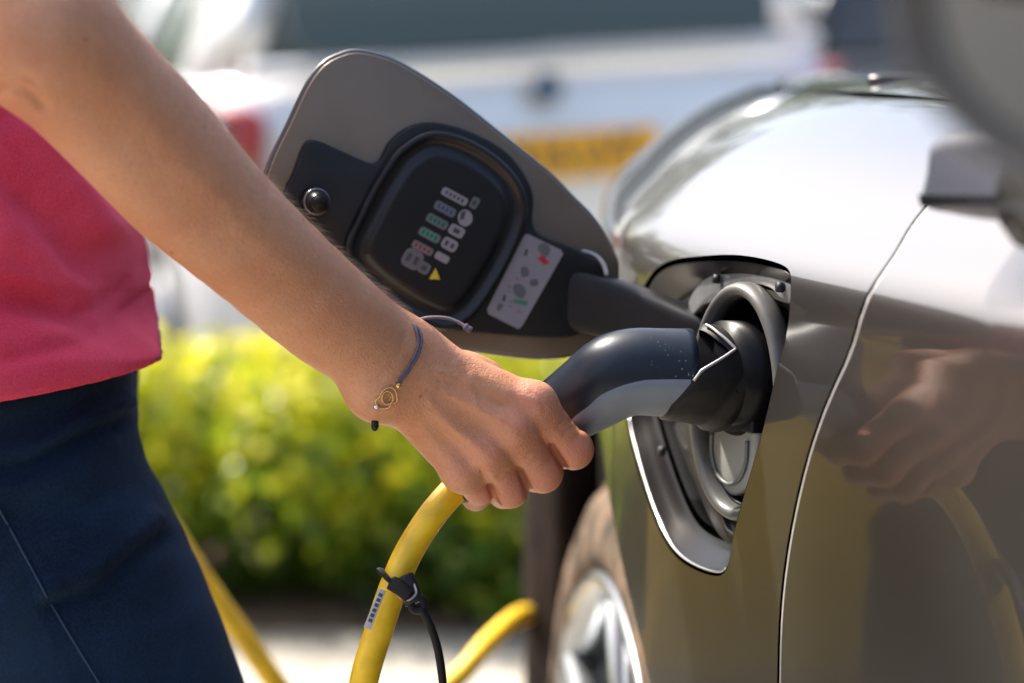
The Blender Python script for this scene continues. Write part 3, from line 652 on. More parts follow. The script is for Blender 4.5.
# shut line
shut = np.array([px2sv(*p) for p in [(925, 205), (905, 232), (882, 272), (855, 330), (826, 400), (803, 465), (787, 540), (779, 610), (776, 683)]])
shut = crom(shut, 6)
for _ in range(6): shut[1:-1] = .5 * shut[1:-1] + .25 * (shut[:-2] + shut[2:])
d0 = unit(shut[0] - shut[6]); top = np.array([shut[0] + d0 * k for k in (.09, .06, .03)]); top[:, 1] = np.minimum(top[:, 1], .16)
d1 = unit(shut[-1] - shut[-7]); bot = [shut[-1] + d1 * k for k in (.04, .1, .2, .3)]; shut = np.concatenate([top, shut, bot])
shut = shut[shut[:, 1] > -.62]
def cdt_panel(name, outer, holes, step, m, parent, roll=()):
    outer = np.asarray(outer); 
    if area2(outer) < 0: outer = outer[::-1]
    lo = outer.min(0); hi = outer.max(0)
    gx, gy = np.meshgrid(np.arange(lo[0] + step * .5, hi[0], step), np.arange(lo[1] + step * .5, hi[1], step), indexing='ij'); G = np.stack([gx.ravel(), gy.ravel()], 1)
    def inside(poly, G):
        c = np.zeros(len(G), bool); n = len(poly)
        for i in range(n):
            a, b = poly[i], poly[(i + 1) % n]
            k = ((a[1] > G[:, 1]) != (b[1] > G[:, 1])); 
            with np.errstate(divide='ignore', invalid='ignore'): xi = (b[0] - a[0]) * (G[:, 1] - a[1]) / (b[1] - a[1]) + a[0]
            c ^= k & (G[:, 0] < xi)
        return c
    def near(poly, G, d):
        m_ = np.full(len(G), False); 
        for p in poly: m_ |= (np.abs(G - p) < d).all(1)
        return m_
    k = inside(outer, G) & ~near(outer, G, step * .45)
    for h in holes: k &= ~inside(h, G) & ~near(h, G, step * .45)
    G = G[k]; pts = [Vector(p) for p in outer]; faces = [list(range(len(outer)))]; o = len(outer); 
    edges = [(i, (i + 1) % len(outer)) for i in range(len(outer))]
    for h in holes: pts += [Vector(p) for p in h]; edges += [(o + i, o + (i + 1) % len(h)) for i in range(len(h))]; o += len(h)
    pts += [Vector(p) for p in G]
    r = delaunay_2d_cdt(pts, edges, [], 0, 1e-6); vs = np.array([tuple(v) for v in r[0]]); fs = np.array([tuple(f) for f in r[2]])
    c = vs[fs].mean(1); k = inside(outer, c)
    for h in holes: k &= ~inside(h, c)
    fs = fs[k]; a = vs[fs]; ar = (a[:, 1, 0] - a[:, 0, 0]) * (a[:, 2, 1] - a[:, 0, 1]) - (a[:, 2, 0] - a[:, 0, 0]) * (a[:, 1, 1] - a[:, 0, 1])
    Vp, Vn = surf(vs[:, 0], vs[:, 1]); fn = np.cross(Vp[fs[:, 1]] - Vp[fs[:, 0]], Vp[fs[:, 2]] - Vp[fs[:, 0]]); bad = np.sum(fn * Vn[fs[:, 0]], 1) < 0
    fs[bad] = fs[bad][:, ::-1]
    V = [Vp]; Nn = [Vn]; F = [tuple(f) for f in fs]; base = len(Vp)
    for poly, sgn in [(outer, 1)] + [(h, -1) for h in holes]:
        p2 = poly if area2(poly) > 0 else poly[::-1]; n = len(p2); prof = ([(0, 0, 0), (.0006, .0003, 30), (.0012, .0012, 60), (.0015, .0028, 90), (.0015, .009, 90)] if sgn > 0 else [(0, 0, 0), (.0008, .0002, 22), (.0016, .0008, 45), (.0020, .0014, 70), (.0022, .002, 85), (.0022, .0026, 90)])
        e = np.roll(p2, -1, 0) - np.roll(p2, 1, 0); on = raise_norm(np.stack([e[:, 1], -e[:, 0]], 1)) * sgn
        Pb, Nb = surf(p2[:, 0], p2[:, 1]); Po, _ = surf(p2[:, 0] + on[:, 0] * .002, p2[:, 1] + on[:, 1] * .002); od = raise_norm(Po - Pb)
        for (o1, dp, a) in prof: V.append(Pb + od * o1 - Nb * dp); Nn.append(raise_norm(Nb * math.cos(R(a)) + od * math.sin(R(a))))
        for i in range(len(prof) - 1):
            for j in range(n):
                k_ = (j + 1) % n; f = (base + i * n + j, base + i * n + k_, base + (i + 1) * n + k_, base + (i + 1) * n + j); F.append(f[::-1] if sgn > 0 else f)
        base += n * len(prof)
    return mk(name, np.concatenate(V), F, m, parent, normals=np.concatenate(Nn))
# wheel arch circle in (s, z)
WY, WZ, WR = 1.75, .40, .445
sW = YS(WY)
aa = np.linspace(R(-14), R(194), 50); arch = np.stack([sW - WR * np.cos(aa), np.maximum(WZ + WR * np.sin(aa), .27) - ZC], 1)   # from rear (small s) to front
fend = np.concatenate([shut, [[shut[-1][0] + .05, -.69]], [[arch[0][0] - .02, -.69]], arch, [[arch[-1][0] + .01, -.69], [YS(2.62), -.69], [YS(2.62), -.3], [YS(2.60), .0], [YS(2.56), .06], [YS(2.4), .153], [YS(2.0), .1685], [YS(1.7), .1685], [YS(1.34), .1685]]])
fender = cdt_panel('front_wing', clean(fend), [clean(hole)], .008, M['paint'], car)
rest = cdt_panel('front_bumper', np.array([[YS(2.62) + .004, -.69], [YS(2.62) + .3, -.69], [YS(2.87), -.69], [YS(2.87), -.02], [YS(2.75), -.02], [YS(2.62) + .004, -.02]]), [], .02, M['paint'], car)
ds = shut + [-.0050, 0]
door = cdt_panel('door', clean(np.concatenate([ds, [[ds[-1][0], -.62], [YS(.35), -.62], [YS(.0), -.62], [YS(.0), .16], [YS(.5), .16]]])), [], .01, M['paint'], car)
rd = cdt_panel('rear_door', np.array([[YS(0) - .005, -.62], [YS(-.9), -.62], [YS(-.9), .16], [YS(0) - .005, .16]]), [], .02, M['paint'], car)
hood = cdt_panel('bonnet', np.array([[YS(1.32), .1715], [YS(1.7), .1715], [YS(2.0), .1715], [YS(2.4), .157], [YS(2.56), .07], [YS(2.7), .05], [YS(2.78), .3], [YS(2.76), .8], [YS(2.2), .95], [YS(1.32), .95]]), [], .02, M['paint'], car)
V, F = join([tube_vf([surf(s, v - 0)[0] - surf(s, v)[1] * .0034 for s, v in shut[::2] + [-.0025, 0]], .003, seg=8)]); mk('door_seal', V, F, mat('shut_line_highlight', (.42, .40, .38), .4), car)  # pale seal colour paints the highlight of the door edge
# wheel arch liner
lin = []; rows = [(.0, 0.004), (.02, .01), (.26, .02)]
V = []
for a, dd in [(x, 0) for x in np.linspace(R(-14), R(194), 40)]:
    for ins_, rr in [(.004, .0), (.012, -.012), (.03, .012), (.26, .02)]:
        p, n = surf(sW - (WR + rr) * math.cos(a), max(WZ + (WR + rr) * math.sin(a), .2) - ZC); V.append(p + np.array([.985, .17, 0]) * ins_)
n4 = 4; F = [(i * n4 + j, i * n4 + j + 1, (i + 1) * n4 + j + 1, (i + 1) * n4 + j) for i in range(39) for j in range(3)]
V = np.array(V); c0 = len(V); inner = V[3::4]; V = np.concatenate([V, [inner.mean(0)]]); F += [(i * 4 + 3, (i + 1) * 4 + 3, c0) for i in range(39)]
mk('arch_liner', V, F, M['rubber'], car)
# black side cladding of the bumper ahead of the wheel
prt = []
cl = crom([(.066, 2.22), (.028, 2.235), (.012, 2.28), (.022, 2.36), (.09, 2.46), (.2, 2.58), (.3, 2.60), (.2, 2.4)], 4, True)
V, F = plate_vf(cl, np.array([0, 0, 0.]), np.array([1, 0, 0.]), np.array([0, 1., 0]), np.array([0, 0, 1.]), .60, .03, z0=.16); mk('bumper_side_trim', V, F, mat('brown_black_plastic', (.014, .009, .007), .9, var=.3, vscale=30, spec=.1), car)
# sill, underbody, roof, glass, pillars: what a step to the side would show
def ribbon(name, s0, s1, vq, m, n=30):
    V = []; ss = np.linspace(s0, s1, n)
    for s in ss:
        for (v, ins_, dz) in vq:
            p, nn = surf(s, v); q = Nin[int(np.clip(s / .004, 0, len(Nin) - 1))]; V.append(p + np.array([q[0] * ins_, q[1] * ins_, dz]))
    k = len(vq); F = [(i * k + j, i * k + j + 1, (i + 1) * k + j + 1, (i + 1) * k + j) for i in range(n - 1) for j in range(k - 1)]
    return mk(name, V, F, m, car)
ribbon('sill', YS(-.9), YS(1.36), [(-.622, .004, 0), (-.63, .02, -.02), (-.64, .02, -.09), (-.65, .12, -.12), (-.65, .9, -.12)], M['black'])
ribbon('inner_door_panel', YS(-.9), YS(1.1), [(-.6, .12, 0), (.12, .06, 0)], M['black'])
ribbon('window_seal', YS(-.9), YS(1.12), [(.158, .0, .001), (.158, .004, .012), (.158, .016, .014)], M['black'])
ribbon('side_window', YS(-.9), YS(1.0), [(.158, .012, .006), (.158, .08, .14), (.158, .20, .33)], M['glass'])
V = []
nx_ = 9
for (s, z, ins_) in [(YS(1.36), 1.085, .13), (YS(1.1), 1.17, .14), (YS(.8), 1.28, .17), (YS(.5), 1.38, .20)]:
    p, n = surf(s, .158); q = Nin[int(s / .004)]
    for j in range(nx_): t = j / (nx_ - 1) * 1.35; V.append([p[0] + q[0] * (ins_ + t) - .05 * math.sin(t / 1.35 * math.pi) * -q[1], p[1] + q[1] * (ins_ + t) * .3 + .08 * math.sin(t / 1.35 * math.pi), z])
F = [(i * nx_ + j, i * nx_ + j + 1, (i + 1) * nx_ + j + 1, (i + 1) * nx_ + j) for i in range(3) for j in range(nx_ - 1)]
mk('windscreen', V, F, M['glass'], car)
Vr = []
for (s, z, ins_) in [(YS(.5), 1.385, .20), (YS(.1), 1.44, .22), (YS(-.4), 1.45, .22), (YS(-.9), 1.43, .22)]:
    p, n = surf(s, .158); q = Nin[int(s / .004)]
    for j in range(nx_): t = j / (nx_ - 1) * 1.2; Vr.append([p[0] + q[0] * (ins_ - .03 + t), p[1] + q[1] * (ins_ + t) * .3, z + .04 * math.sin(t / 1.2 * math.pi)])
mk('roof', Vr, F, M['paint'], car)
pp = [surf(YS(1.34), .158)[0] + [.13, .03, .02]] + [np.array(V[i * nx_]) for i in range(4)]
tube('windscreen_pillar', crom(pp, 5), (.03, .022), M['paint'], car, seg=10, up=(0, 0, 1))
# wiper and cowl: the little black thing at the bonnet's rear edge
tube('wiper_arm', crom([P(884, 96, 1.62), P(905, 93, 1.60), P(925, 88, 1.58), P(960, 86, 1.56)], 5), (.006, .010), M['black2'], car, seg=10, up=(0, 0, 1))
V, F = plate_vf(crom([(-.03, -.02), (.0, -.03), (.2, -.03), (.3, .0), (.2, .02), (0, .015)], 4, True), P(915, 92, 1.62), np.array([.97, -.2, 0.]), np.array([.2, .97, 0.]), np.array([0, 0, 1.]), .012, .004); mk('cowl_cover', V, F, M['black2'], car)

# wheel (steered)
wh = np.array([.068, 1.75, WZ])
ax_o = unit([-math.cos(R(6.5)), -math.sin(R(6.5)), 0]); fw = np.array([-math.sin(R(6.5)), math.cos(R(6.5)), 0]); upv = np.array([0, 0, 1.])
wheel = bpy.data.objects.new('front_wheel', None); COL.objects.link(wheel); wheel.parent = car; wheel.matrix_parent_inverse = Matrix.Translation(car.location).inverted(); wheel.location = wh
RT = .385
def revolve(prof, seg=96, closed=False):
    V = []; th = np.arange(seg) / seg * 2 * np.pi
    for t in th:
        rd_ = fw * math.cos(t) + upv * math.sin(t)
        for (r, o) in prof: V.append(wh + rd_ * r + ax_o * o)
    n = len(prof); F = [(i * n + j, ((i + 1) % seg) * n + j, ((i + 1) % seg) * n + j + 1, i * n + j + 1) for i in range(seg) for j in range(n - 1)]
    return V, F
tyre_m = mat('dusty_tyre', (.040, .032, .026), .92, spec=.15, col2=(.17, .12, .08), vscale=26, detail=6, bump=.6, bscale=120, bdist=.004)
V, F = revolve([(.29, -.235), (.30, -.245), (.35, -.24), (.376, -.215), (RT, -.17), (RT + .001, -.12), (RT, -.07), (.378, -.032), (.365, -.012), (.34, .0), (.318, .001), (.303, -.006), (.298, -.02)], 120)
mk('tyre', V, F, tyre_m, wheel)
tr = []
for i in range(90):
    a = i / 90 * 2 * np.pi; rd_ = fw * math.cos(a) + upv * math.sin(a); tg = np.cross(ax_o, rd_)
    for (o, w_) in [(-.05, .022), (-.1, .018), (-.145, .018), (-.19, .022)]:
        b_ = a + (.02 if o in (-.1, -.19) else 0); rd2 = fw * math.cos(b_) + upv * math.sin(b_); tg = np.cross(ax_o, rd2)
        tr.append(box_vf(wh + rd2 * (RT + .001) + ax_o * o, (.009, w_ * .9, .0045), [tg, ax_o, rd2]))
V, F = join(tr); mk('tread', V, F, tyre_m, wheel, smooth=False)
V, F = revolve([(.298, -.02), (.304, -.004), (.299, .001), (.288, -.006), (.282, -.03), (.27, -.16), (.27, -.2)], 96); mk('rim', V, F, M['alloy'], wheel)
V, F = revolve([(.22, -.11), (.03, -.11)], 64); mk('brake_disc', V, F, mat('brake_dark', (.03, .028, .026), .6, .4), wheel)
sp = []
for k in range(5):
    for dlt in (-.16, .16):
        a = R(90 + 72 * k) + .2; rd0 = fw * math.cos(a + dlt * .8) + upv * math.sin(a + dlt * .8); rd1 = fw * math.cos(a + dlt) + upv * math.sin(a + dlt)
        sp.append(tube_vf([wh + rd0 * .03 - ax_o * .02, wh + rd0 * .16 - ax_o * .022, wh + rd1 * .291 - ax_o * .012], (.014, np.array([.018, .015, .019])), seg=10, up=ax_o, power=3))
sp.append(tube_vf([wh - ax_o * .06, wh - ax_o * .012], .05, seg=24, up=(0, 0, 1)))
V, F = join(sp); mk('spoke', V, F, M['alloy'], wheel)

# ---- charge port recess
hp, hn = surf(hole[:, 0], hole[:, 1]); O_s, O_v = px2sv(737, 405); PO, PN = surf(O_s, O_v)
cen = hole.mean(0)
rings = []; N = len(hole)
av = raise_norm(hn.mean(0)[None])[0]
for (k, dep) in [(.0, .0018), (.0022, .0022), (.004, .0045), (.010, .008), (.0125, .0125), (.0185, .0145)]:
    h2 = inset2(hole, k) if k else hole
    p, n = surf(h2[:, 0], h2[:, 1]); rings.append(p - n * .3 * dep - av * .7 * dep)
V = np.concatenate(rings); F = [(i * N + j, i * N + (j + 1) % N, (i + 1) * N + (j + 1) % N, (i + 1) * N + j) for i in range(len(rings) - 1) for j in range(N)]
port = bpy.data.objects.new('charge_port', None); COL.objects.link(port); port.parent = car; port.matrix_parent_inverse = Matrix.Translation(car.location).inverted(); port.location = PO
mk('recess_flange', V, F, M['flange'], port)
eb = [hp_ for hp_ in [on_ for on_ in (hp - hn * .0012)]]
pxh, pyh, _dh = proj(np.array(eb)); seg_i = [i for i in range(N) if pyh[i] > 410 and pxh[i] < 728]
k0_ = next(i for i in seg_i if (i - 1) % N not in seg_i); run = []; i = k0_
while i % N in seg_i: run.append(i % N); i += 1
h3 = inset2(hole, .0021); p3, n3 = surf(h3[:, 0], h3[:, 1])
tube('opening_edge_sheen', (p3 - n3 * .0016)[run], .0009, M['lip'], port, seg=8)  # bright bead paints a sheen along the lower left lip only
rings = []
for (k, dep) in [(.0185, .0143), (.020, .02), (.024, .045), (.030, .052)]:
    h2 = hole + (cen - hole) * (k / .075); p, n = surf(h2[:, 0], h2[:, 1]); rings.append(p - n * .3 * dep - av * .7 * dep)
rings.append(rings[-1] * .4 + rings[-1].mean(0) * .6); 
V = np.concatenate(rings); F = [(i * N + j, i * N + (j + 1) % N, (i + 1) * N + (j + 1) % N, (i + 1) * N + j) for i in range(len(rings) - 1) for j in range(N)]; F.append(tuple((len(rings) - 1) * N + j for j in range(N)))
mk('recess_tray', V, F, mat('satin_black_tray', (.004, .004, .005), .4, spec=.12, bump=.05, bscale=200), port)
# bracket plates along the upper flange (pale, with fixing holes)
def on_port(px, py, lift): s, v = px2sv(px, py); p, n = surf(s, v); return p - av * lift
def patch(name, pxs, lift, th, m, parent, n=5):
    b3 = np.array([on_port(x, y, lift) for x, y in pxs]); c = b3.mean(0); u_, s_, vt = np.linalg.svd(b3 - c); X, Y, N_ = vt
    if N_.dot([0, 0, CAMZ] - c) < 0: N_ = -N_
    q = crom(np.stack([(b3 - c) @ X, (b3 - c) @ Y], 1), n, True); V, F = plate_vf(q, c, X, Y, N_, th, .0006); return mk(name, V, F, m, parent)
patch('bracket', [(676, 296), (690, 277), (715, 268), (750, 270), (785, 287), (788, 305), (765, 296), (755, 285), (738, 281), (720, 288), (708, 300), (690, 303), (678, 312)], .012, .003, M['metal_in'], port)
for (x, y, r) in [(706, 277, .0026), (768, 287, .0028), (783, 301, .002), (650, 450, .003), (724, 556, .0022)]:
    c = on_port(x, y, .0085 if y < 400 else .009); V, F = tube_vf([c, c + av * .0035], r, seg=14); mk('fixing_hole', V, F, M['black'], port)
patch('lower_rib', [(652, 425), (672, 425), (690, 470), (700, 520), (722, 535), (722, 545), (696, 532), (676, 490)], .02, .006, M['black2'], port)
# seal ring and socket, on an axis turned a little toward the rear
NP = unit([-.86, -.50, .03]); TP = unit(np.cross([0, 0, 1.], NP)); TP = TP if TP[1] > 0 else -TP; UP = unit(np.cross(NP, TP)); UP = UP if UP[2] > 0 else -UP
RC = P(742, 402, PO[1] / CP * 1.0 + .012)
th = np.arange(72) / 72 * 2 * np.pi
def rp(a, rt, ru, o=0, ct=0, cu=0): return RC + TP * (math.cos(a) * rt + ct) + UP * (math.sin(a) * ru + cu) + NP * o
ringp = np.array([rp(a, .040, .062) for a in th])
tube('port_seal', ringp, (.0075, .0045), M['grey_seal'], port, seg=14, up=NP, closed=True)
rr = [[rp(a, r1, r2, o) for a in th] for (r1, r2, o) in [(.0405, .0625, -.002), (.0365, .058, .0), (.034, .0555, -.006), (.032, .053, -.022), (.0, .0, -.022)]]
V = np.concatenate(rr); F = [(i * 72 + j, i * 72 + (j + 1) % 72, (i + 1) * 72 + (j + 1) % 72, (i + 1) * 72 + j) for i in range(4) for j in range(72)]
mk('inlet_bowl', V, F, M['port_black'], port)
# round AC inlet behind the plug
IC = RC + UP * .016 + TP * .002
V, F = tube_vf([IC - NP * .022, IC + NP * .012], .029, seg=40); mk('inlet_collar', V, F, M['port_black'], port); 
# DC cover (grey cap with a moulded U line)
cc = RC - UP * .031 + TP * .012
capo = crom([(-.019, .020), (.019, .020), (.0235, .004), (.018, -.014), (.0, -.0235), (-.018, -.014), (-.0235, .004)], 6, True)
V, F = plate_vf(capo, cc, TP, UP, NP, .010, .003, z0=-.012); cv = mk('inlet_cover', V, F, M['cover'], port)
uu = np.array([cc + TP * a + UP * b - NP * .0008 for a, b in crom([(-.017, .010), (-.0165, -.002), (-.011, -.012), (0, -.0165), (.011, -.012), (.0165, -.002), (.017, .010)], 6)])
tube('moulded_line', uu, .0012, mat('cover_line_grey', (.16, .16, .15), .4), cv, seg=8)  # darker grey tube along the moulded line
V, F = plate_vf(rrect(.05, .009, .002), cc + UP * .0195, TP, UP, NP, .014, .0015, z0=-.012); mk('cover_hinge', V, F, M['black'], port)

# ---- charge flap (open) with its hinge arm
FO = P(445, 210, 1.415); f1 = P(270, 200, 1.385); f2 = P(615, 300, 1.455); f3 = P(445, 60, 1.405)
FN = unit(np.cross(f2 - f1, f3 - f1)); FN = FN if FN[1] < 0 else -FN; FX = unit((f2 - f1) - FN * np.dot(f2 - f1, FN)); FY = np.cross(FN, FX); FY = FY if FY[2] > 0 else -FY
def fpl(pxs, lift=0):
    out = []
    for x, y in pxs:
        r = ray(x, y); c = np.array([0, 0, CAMZ]); t = np.dot(f1 + FN * lift - c, FN) / np.dot(r, FN); p = c + r * t - f1; out.append((p.dot(FX), p.dot(FY)))
    return np.array(out)
flap = bpy.data.objects.new('charge_flap', None); COL.objects.link(flap); flap.parent = car; flap.matrix_parent_inverse = Matrix.Translation(car.location).inverted(); flap.location = f1
flo = [(342, 52), (323, 62), (306, 84), (288, 122), (269, 162), (262, 195), (275, 240), (310, 290), (360, 325), (410, 342), (468, 352), (530, 360), (572, 358), (600, 345), (616, 310), (621, 274), (617.5, 252), (598, 219), (575, 195), (550, 170), (501.5, 131), (453, 93), (405, 63), (380, 53), (358, 49)]
fo = crom(fpl(flo), 5, True)
def flap_plate(name, poly, z0, th_, bev, m, par): V, F = plate_vf(poly, f1, FX, FY, FN, th_, bev, z0=z0); return mk(name, V, F, m, par)
flap_plate('outer_skin', fo, -.006, .0035, .0016, M['paint'], flap)
if area2(fo) < 0: fo = fo[::-1]
flap_plate('inner_skin', inset2(fo, .0022), -.0026, .0022, .0008, M['paint_in'], flap)
blk = [(306, 141), (300, 150), (292, 172), (283, 198), (300, 235), (330, 270), (375, 300), (430, 325), (487, 333), (555, 337), (580, 330), (592, 300), (604, 275), (598, 262), (570, 247), (533, 230), (531, 195), (520, 170), (500, 148), (465, 130), (430, 122), (405, 128), (388, 142), (374, 163), (345, 153), (318, 141)]
flap_plate('liner_panel', crom(fpl(blk), 4, True), -.0005, .006, .0014, M['black'], flap)
oval = [(398, 146), (428, 130), (462, 136), (495, 155), (518, 180), (526, 210), (516, 245), (495, 285), (470, 318), (440, 330), (395, 310), (352, 275), (343, 245), (360, 205), (378, 172)]
ov = crom(fpl(oval, .005), 6, True); ov = ov if area2(ov) > 0 else ov[::-1]
# raised rim then dished centre
def ring_plate(name, poly, lv, m, par):
    V = []; n = len(poly)
    for ins_, z in lv: q = inset2(poly, ins_) if ins_ else poly; V.append(f1 + q[:, :1] * FX + q[:, 1:] * FY + FN * z)
    V = np.concatenate(V); F = [(i * n + j, i * n + (j + 1) % n, (i + 1) * n + (j + 1) % n, (i + 1) * n + j) for i in range(len(lv) - 1) for j in range(n)]; F.append(tuple((len(lv) - 1) * n + j for j in range(n)))
    if np.dot(np.cross(FX, FY), FN) < 0: F = [f[::-1] for f in F]
    return mk(name, V, F, m, par)
seal = ring_plate('seal_cup', ov, [(0, .005), (.0004, .0095), (.0014, .0108), (.003, .0112), (.0046, .0106), (.0056, .0092), (.009, .0088), (.0125, .0092), (.0135, .0104), (.015, .0108), (.017, .0108)], M['black2'], flap)
STZ = .0112
def sticker(name, pts, z, t_, m, par, closed_smooth=0):
    q = crom(fpl(pts, z), closed_smooth, True) if closed_smooth else fpl(pts, z); V, F = plate_vf(q, f1, FX, FY, FN, t_, 0, z0=z); return mk(name, V, F, m, par, smooth=False)
# pill shaped icons: direction along the rows and down the column
du = np.array([.88, .47]); dvv = np.array([-.49, .87])
def pill(cx, cy, L_, H_, m, mi=None, marks=None):
    c = np.array([cx, cy]); q = rrect(L_, H_, min(L_, H_) * .3, 3)
    o = sticker('info_label', [c + du * a + dvv * b for a, b in q], STZ, .00025, M['st_grey'] if mi else m, flap)
    if mi: sticker('label_inset', [c + du * a * .84 + dvv * b * .62 for a, b in q], STZ + .00028, .0001, m, o)
    if marks:
        prt = []
        for k in range(marks):
            a = (k - (marks - 1) / 2) * L_ * .8 / marks; c2 = c + du * a
            prt.append(plate_vf(fpl([c2 + du * x_ + dvv * y_ for x_, y_ in rrect(L_ * .42 / marks, H_ * .42, .2, 2)], STZ + .0004), f1, FX, FY, FN, .0001, 0, z0=STZ + .0004))
        V, F = join(prt); mk('label_marking', V, F, M['st_dark'], o, smooth=False)
pill(454.5, 196.5, 28, 8.5, M['white_st'], None, 5)
pill(445, 209, 23, 9.5, M['st_blue'], 1, 4); pill(437, 221.5, 23, 9.5, M['st_green2'], 1, 4); pill(429.5, 235, 23, 9.5, M['st_green'], 1, 4); pill(422.5, 248, 23, 8.5, M['st_rose'], 1, 4)
pill(456.5, 231, 16, 11, M['white_st'], None, 1); pill(449.5, 244.5, 16, 12, M['white_st'], None, 2); pill(412.5, 259, 20, 20, M['st_grey'], None, 2); pill(424, 268, 12, 12, M['st_grey'], None, 1); pill(442, 257.5, 15, 8, M['white_st'], None, 0)
pill(474.5, 203, 8, 12, M['st_grey'], None, 1)
cir = [(465 + 7.5 * math.cos(a), 218 + 8.5 * math.sin(a)) for a in np.linspace(0, 2 * np.pi, 17)[:-1]]; o = sticker('info_label', cir, STZ, .00025, M['white_st'], flap)
sticker('label_marking', [(461, 212), (466, 211), (464, 219), (460, 220)], STZ + .0004, .0001, M['st_dark'], o)
sticker('warning_triangle', [(429, 279), (440, 279.5), (435.5, 268)], STZ, .0003, M['st_yellow'], flap)
# white instruction sticker
sq = [(528, 234), (561, 250), (563, 254), (522, 326), (518, 329), (488, 314), (487, 309), (524, 235)]
lab = sticker('instruction_label', sq, .0056, .0004, M['white_st'], flap)
def blob(pts, m, r=0): sticker('label_picture', pts, .0061, .0001, m, lab, r)
blob([(538, 246), (545, 243), (550, 249), (547, 256), (540, 253)], M['st_grey'], 3); blob([(537, 258), (543, 257), (550, 263), (544, 265)], M['st_red']); blob([(541, 255), (545, 256), (545, 260), (540, 259)], M['st_red'])
blob([(513, 286), (520, 284), (526, 291), (523, 298), (516, 296)], M['st_grey'], 3); blob([(513, 299), (528, 301), (527, 306), (514, 303)], M['st_green2']); blob([(525, 250), (528, 249), (527, 255), (524, 256)], M['st_dark'])
blob([(503, 296), (506, 294), (505, 301), (502, 301)], M['st_dark']); blob([(530, 280), (537, 279), (538, 285), (531, 286)], M['st_grey'], 3); blob([(499, 303), (504, 305), (500, 311), (496, 309)], M['st_grey'])
blob([(521, 268), (527, 267), (529, 275), (522, 277)], M['st_grey'], 3); blob([(531, 283), (537, 282.5), (537, 283.5), (531, 284)], M['st_dark'])
pr_ = []
for k in range(7):
    c = np.array([516 - k * 1.5, 277 + k * 4.2]) if k < 1 else np.array([508 + rng.uniform(-6, 12), 280 + k * 5])
    pr_.append(plate_vf(fpl([c, c + du * rng.uniform(3, 7), c + du * 5 + dvv * 1, c + dvv * 1], .0061), f1, FX, FY, FN, .0001, 0, z0=.0061))
V, F = join(pr_); mk('label_lines', V, F, M['st_grey'], lab, smooth=False)
# latch pin
lc = fpl([(315, 201)], .01)[0]; LC = f1 + FX * lc[0] + FY * lc[1]; FXd = FN
V, F = tube_vf([LC + FN * z for z in (.004, .006, .0061, .012, .0121, .0145, .0146, .020, .0225, .0228)], np.array([.0085, .0085, .0068, .0068, .0082, .0082, .0062, .0062, .005, .0045]), seg=28)
lt = mk('latch_pin', V, F, M['black2'], flap); sharp(lt, 30)
V, F = tube_vf([LC + FN * .0215, LC + FN * .0235], .0042, seg=20); mk('pin_socket', V, F, M['rubber'], lt)
V, F = tube_vf([LC + FN * .0147 + (FX * math.cos(a) + FY * math.sin(a)) * .0070 for a in th[::2]], .0009, seg=6, closed=True); mk('pin_ring', V, F, mat('pin_ring_grey', (.2, .19, .19), .3, .8), lt)
# hinge arm
ha = crom([P(556, 296, 1.452), P(590, 303, 1.450), P(628, 313, 1.445), P(665, 325, 1.436), P(700, 338, 1.425), P(725, 350, 1.42)], 6)
V, F = tube_vf(ha, (np.linspace(.0195, .0135, len(ha)), np.linspace(.011, .012, len(ha))), seg=28, up=(0, 0, 1), power=5); hg = mk('hinge_arm', V, F, M['black'], flap); sharp(hg, 60)
tube('hinge_edge', crom([P(560, 247, 1.447), P(590, 253, 1.446), P(602, 262, 1.444), P(607, 276, 1.442)], 6), .0014, M['edge_line'], flap, seg=8)

# ---- door mirror
mir = bpy.data.objects.new('door_mirror', None); COL.objects.link(mir); mir.parent = car; mir.matrix_parent_inverse = Matrix.Translation(car.location).inverted()
bs = surf(YS(.985), .10)[0]; mir.location = bs
fb = [P(930, 205, 1.08), P(927, 175, 1.07), P(932, 140, 1.06), P(960, 132, 1.04), P(1030, 140, 1.0), P(1060, 200, .98), P(1040, 222, 1.0), P(985, 222, 1.03), P(945, 215, 1.06)]
fb = np.array(fb); c = fb.mean(0); u_, s_, vt = np.linalg.svd(fb - c); nn = vt[2] if vt[2][1] < 0 else -vt[2]
q = crom(np.stack([(fb - c) @ vt[0], (fb - c) @ vt[1]], 1), 6, True); V, F = plate_vf(q, c, vt[0], vt[1], nn, .05, .008, z0=-.045); mk('mirror_foot', V, F, mat('grey_blue_plastic', (.05, .058, .075), .4, coat=.2), mir)
hc = P(1372, -60, .54)
th2 = np.linspace(0, 2 * np.pi, 49)[:-1]
MN = unit([-.32, -.945, .0]); MX = unit(np.cross(MN, [0, 0, 1.])); MX = MX if MX[0] > 0 else -MX; MZ = np.array([0, 0, 1.])
def se(a, rx, rz, p=2.8): c_, s_ = math.cos(a), math.sin(a); return (math.copysign(abs(c_) ** (2 / p), c_) * rx * (1 if c_ < 0 else 1.0), math.copysign(abs(s_) ** (2 / p), s_) * rz)
rs_ = []
for (k, o) in [(.93, .028), (.97, .031), (1.0, .026), (1.03, .005), (1.0, -.03), (.85, -.065), (.55, -.088), (.1, -.095)]:
    rs_.append([hc + MX * se(a, .1028 * k, .0627 * k)[0] + MZ * se(a, .1028 * k, .0627 * k)[1] + MN * o for a in th2])
V = np.concatenate(rs_); n = 48; F = [(i * n + j, i * n + (j + 1) % n, (i + 1) * n + (j + 1) % n, (i + 1) * n + j) for i in range(len(rs_) - 1) for j in range(n)]; F.append(tuple((len(rs_) - 1) * n + j for j in range(n)))
mk('mirror_housing', V, F, M['paint'], mir)
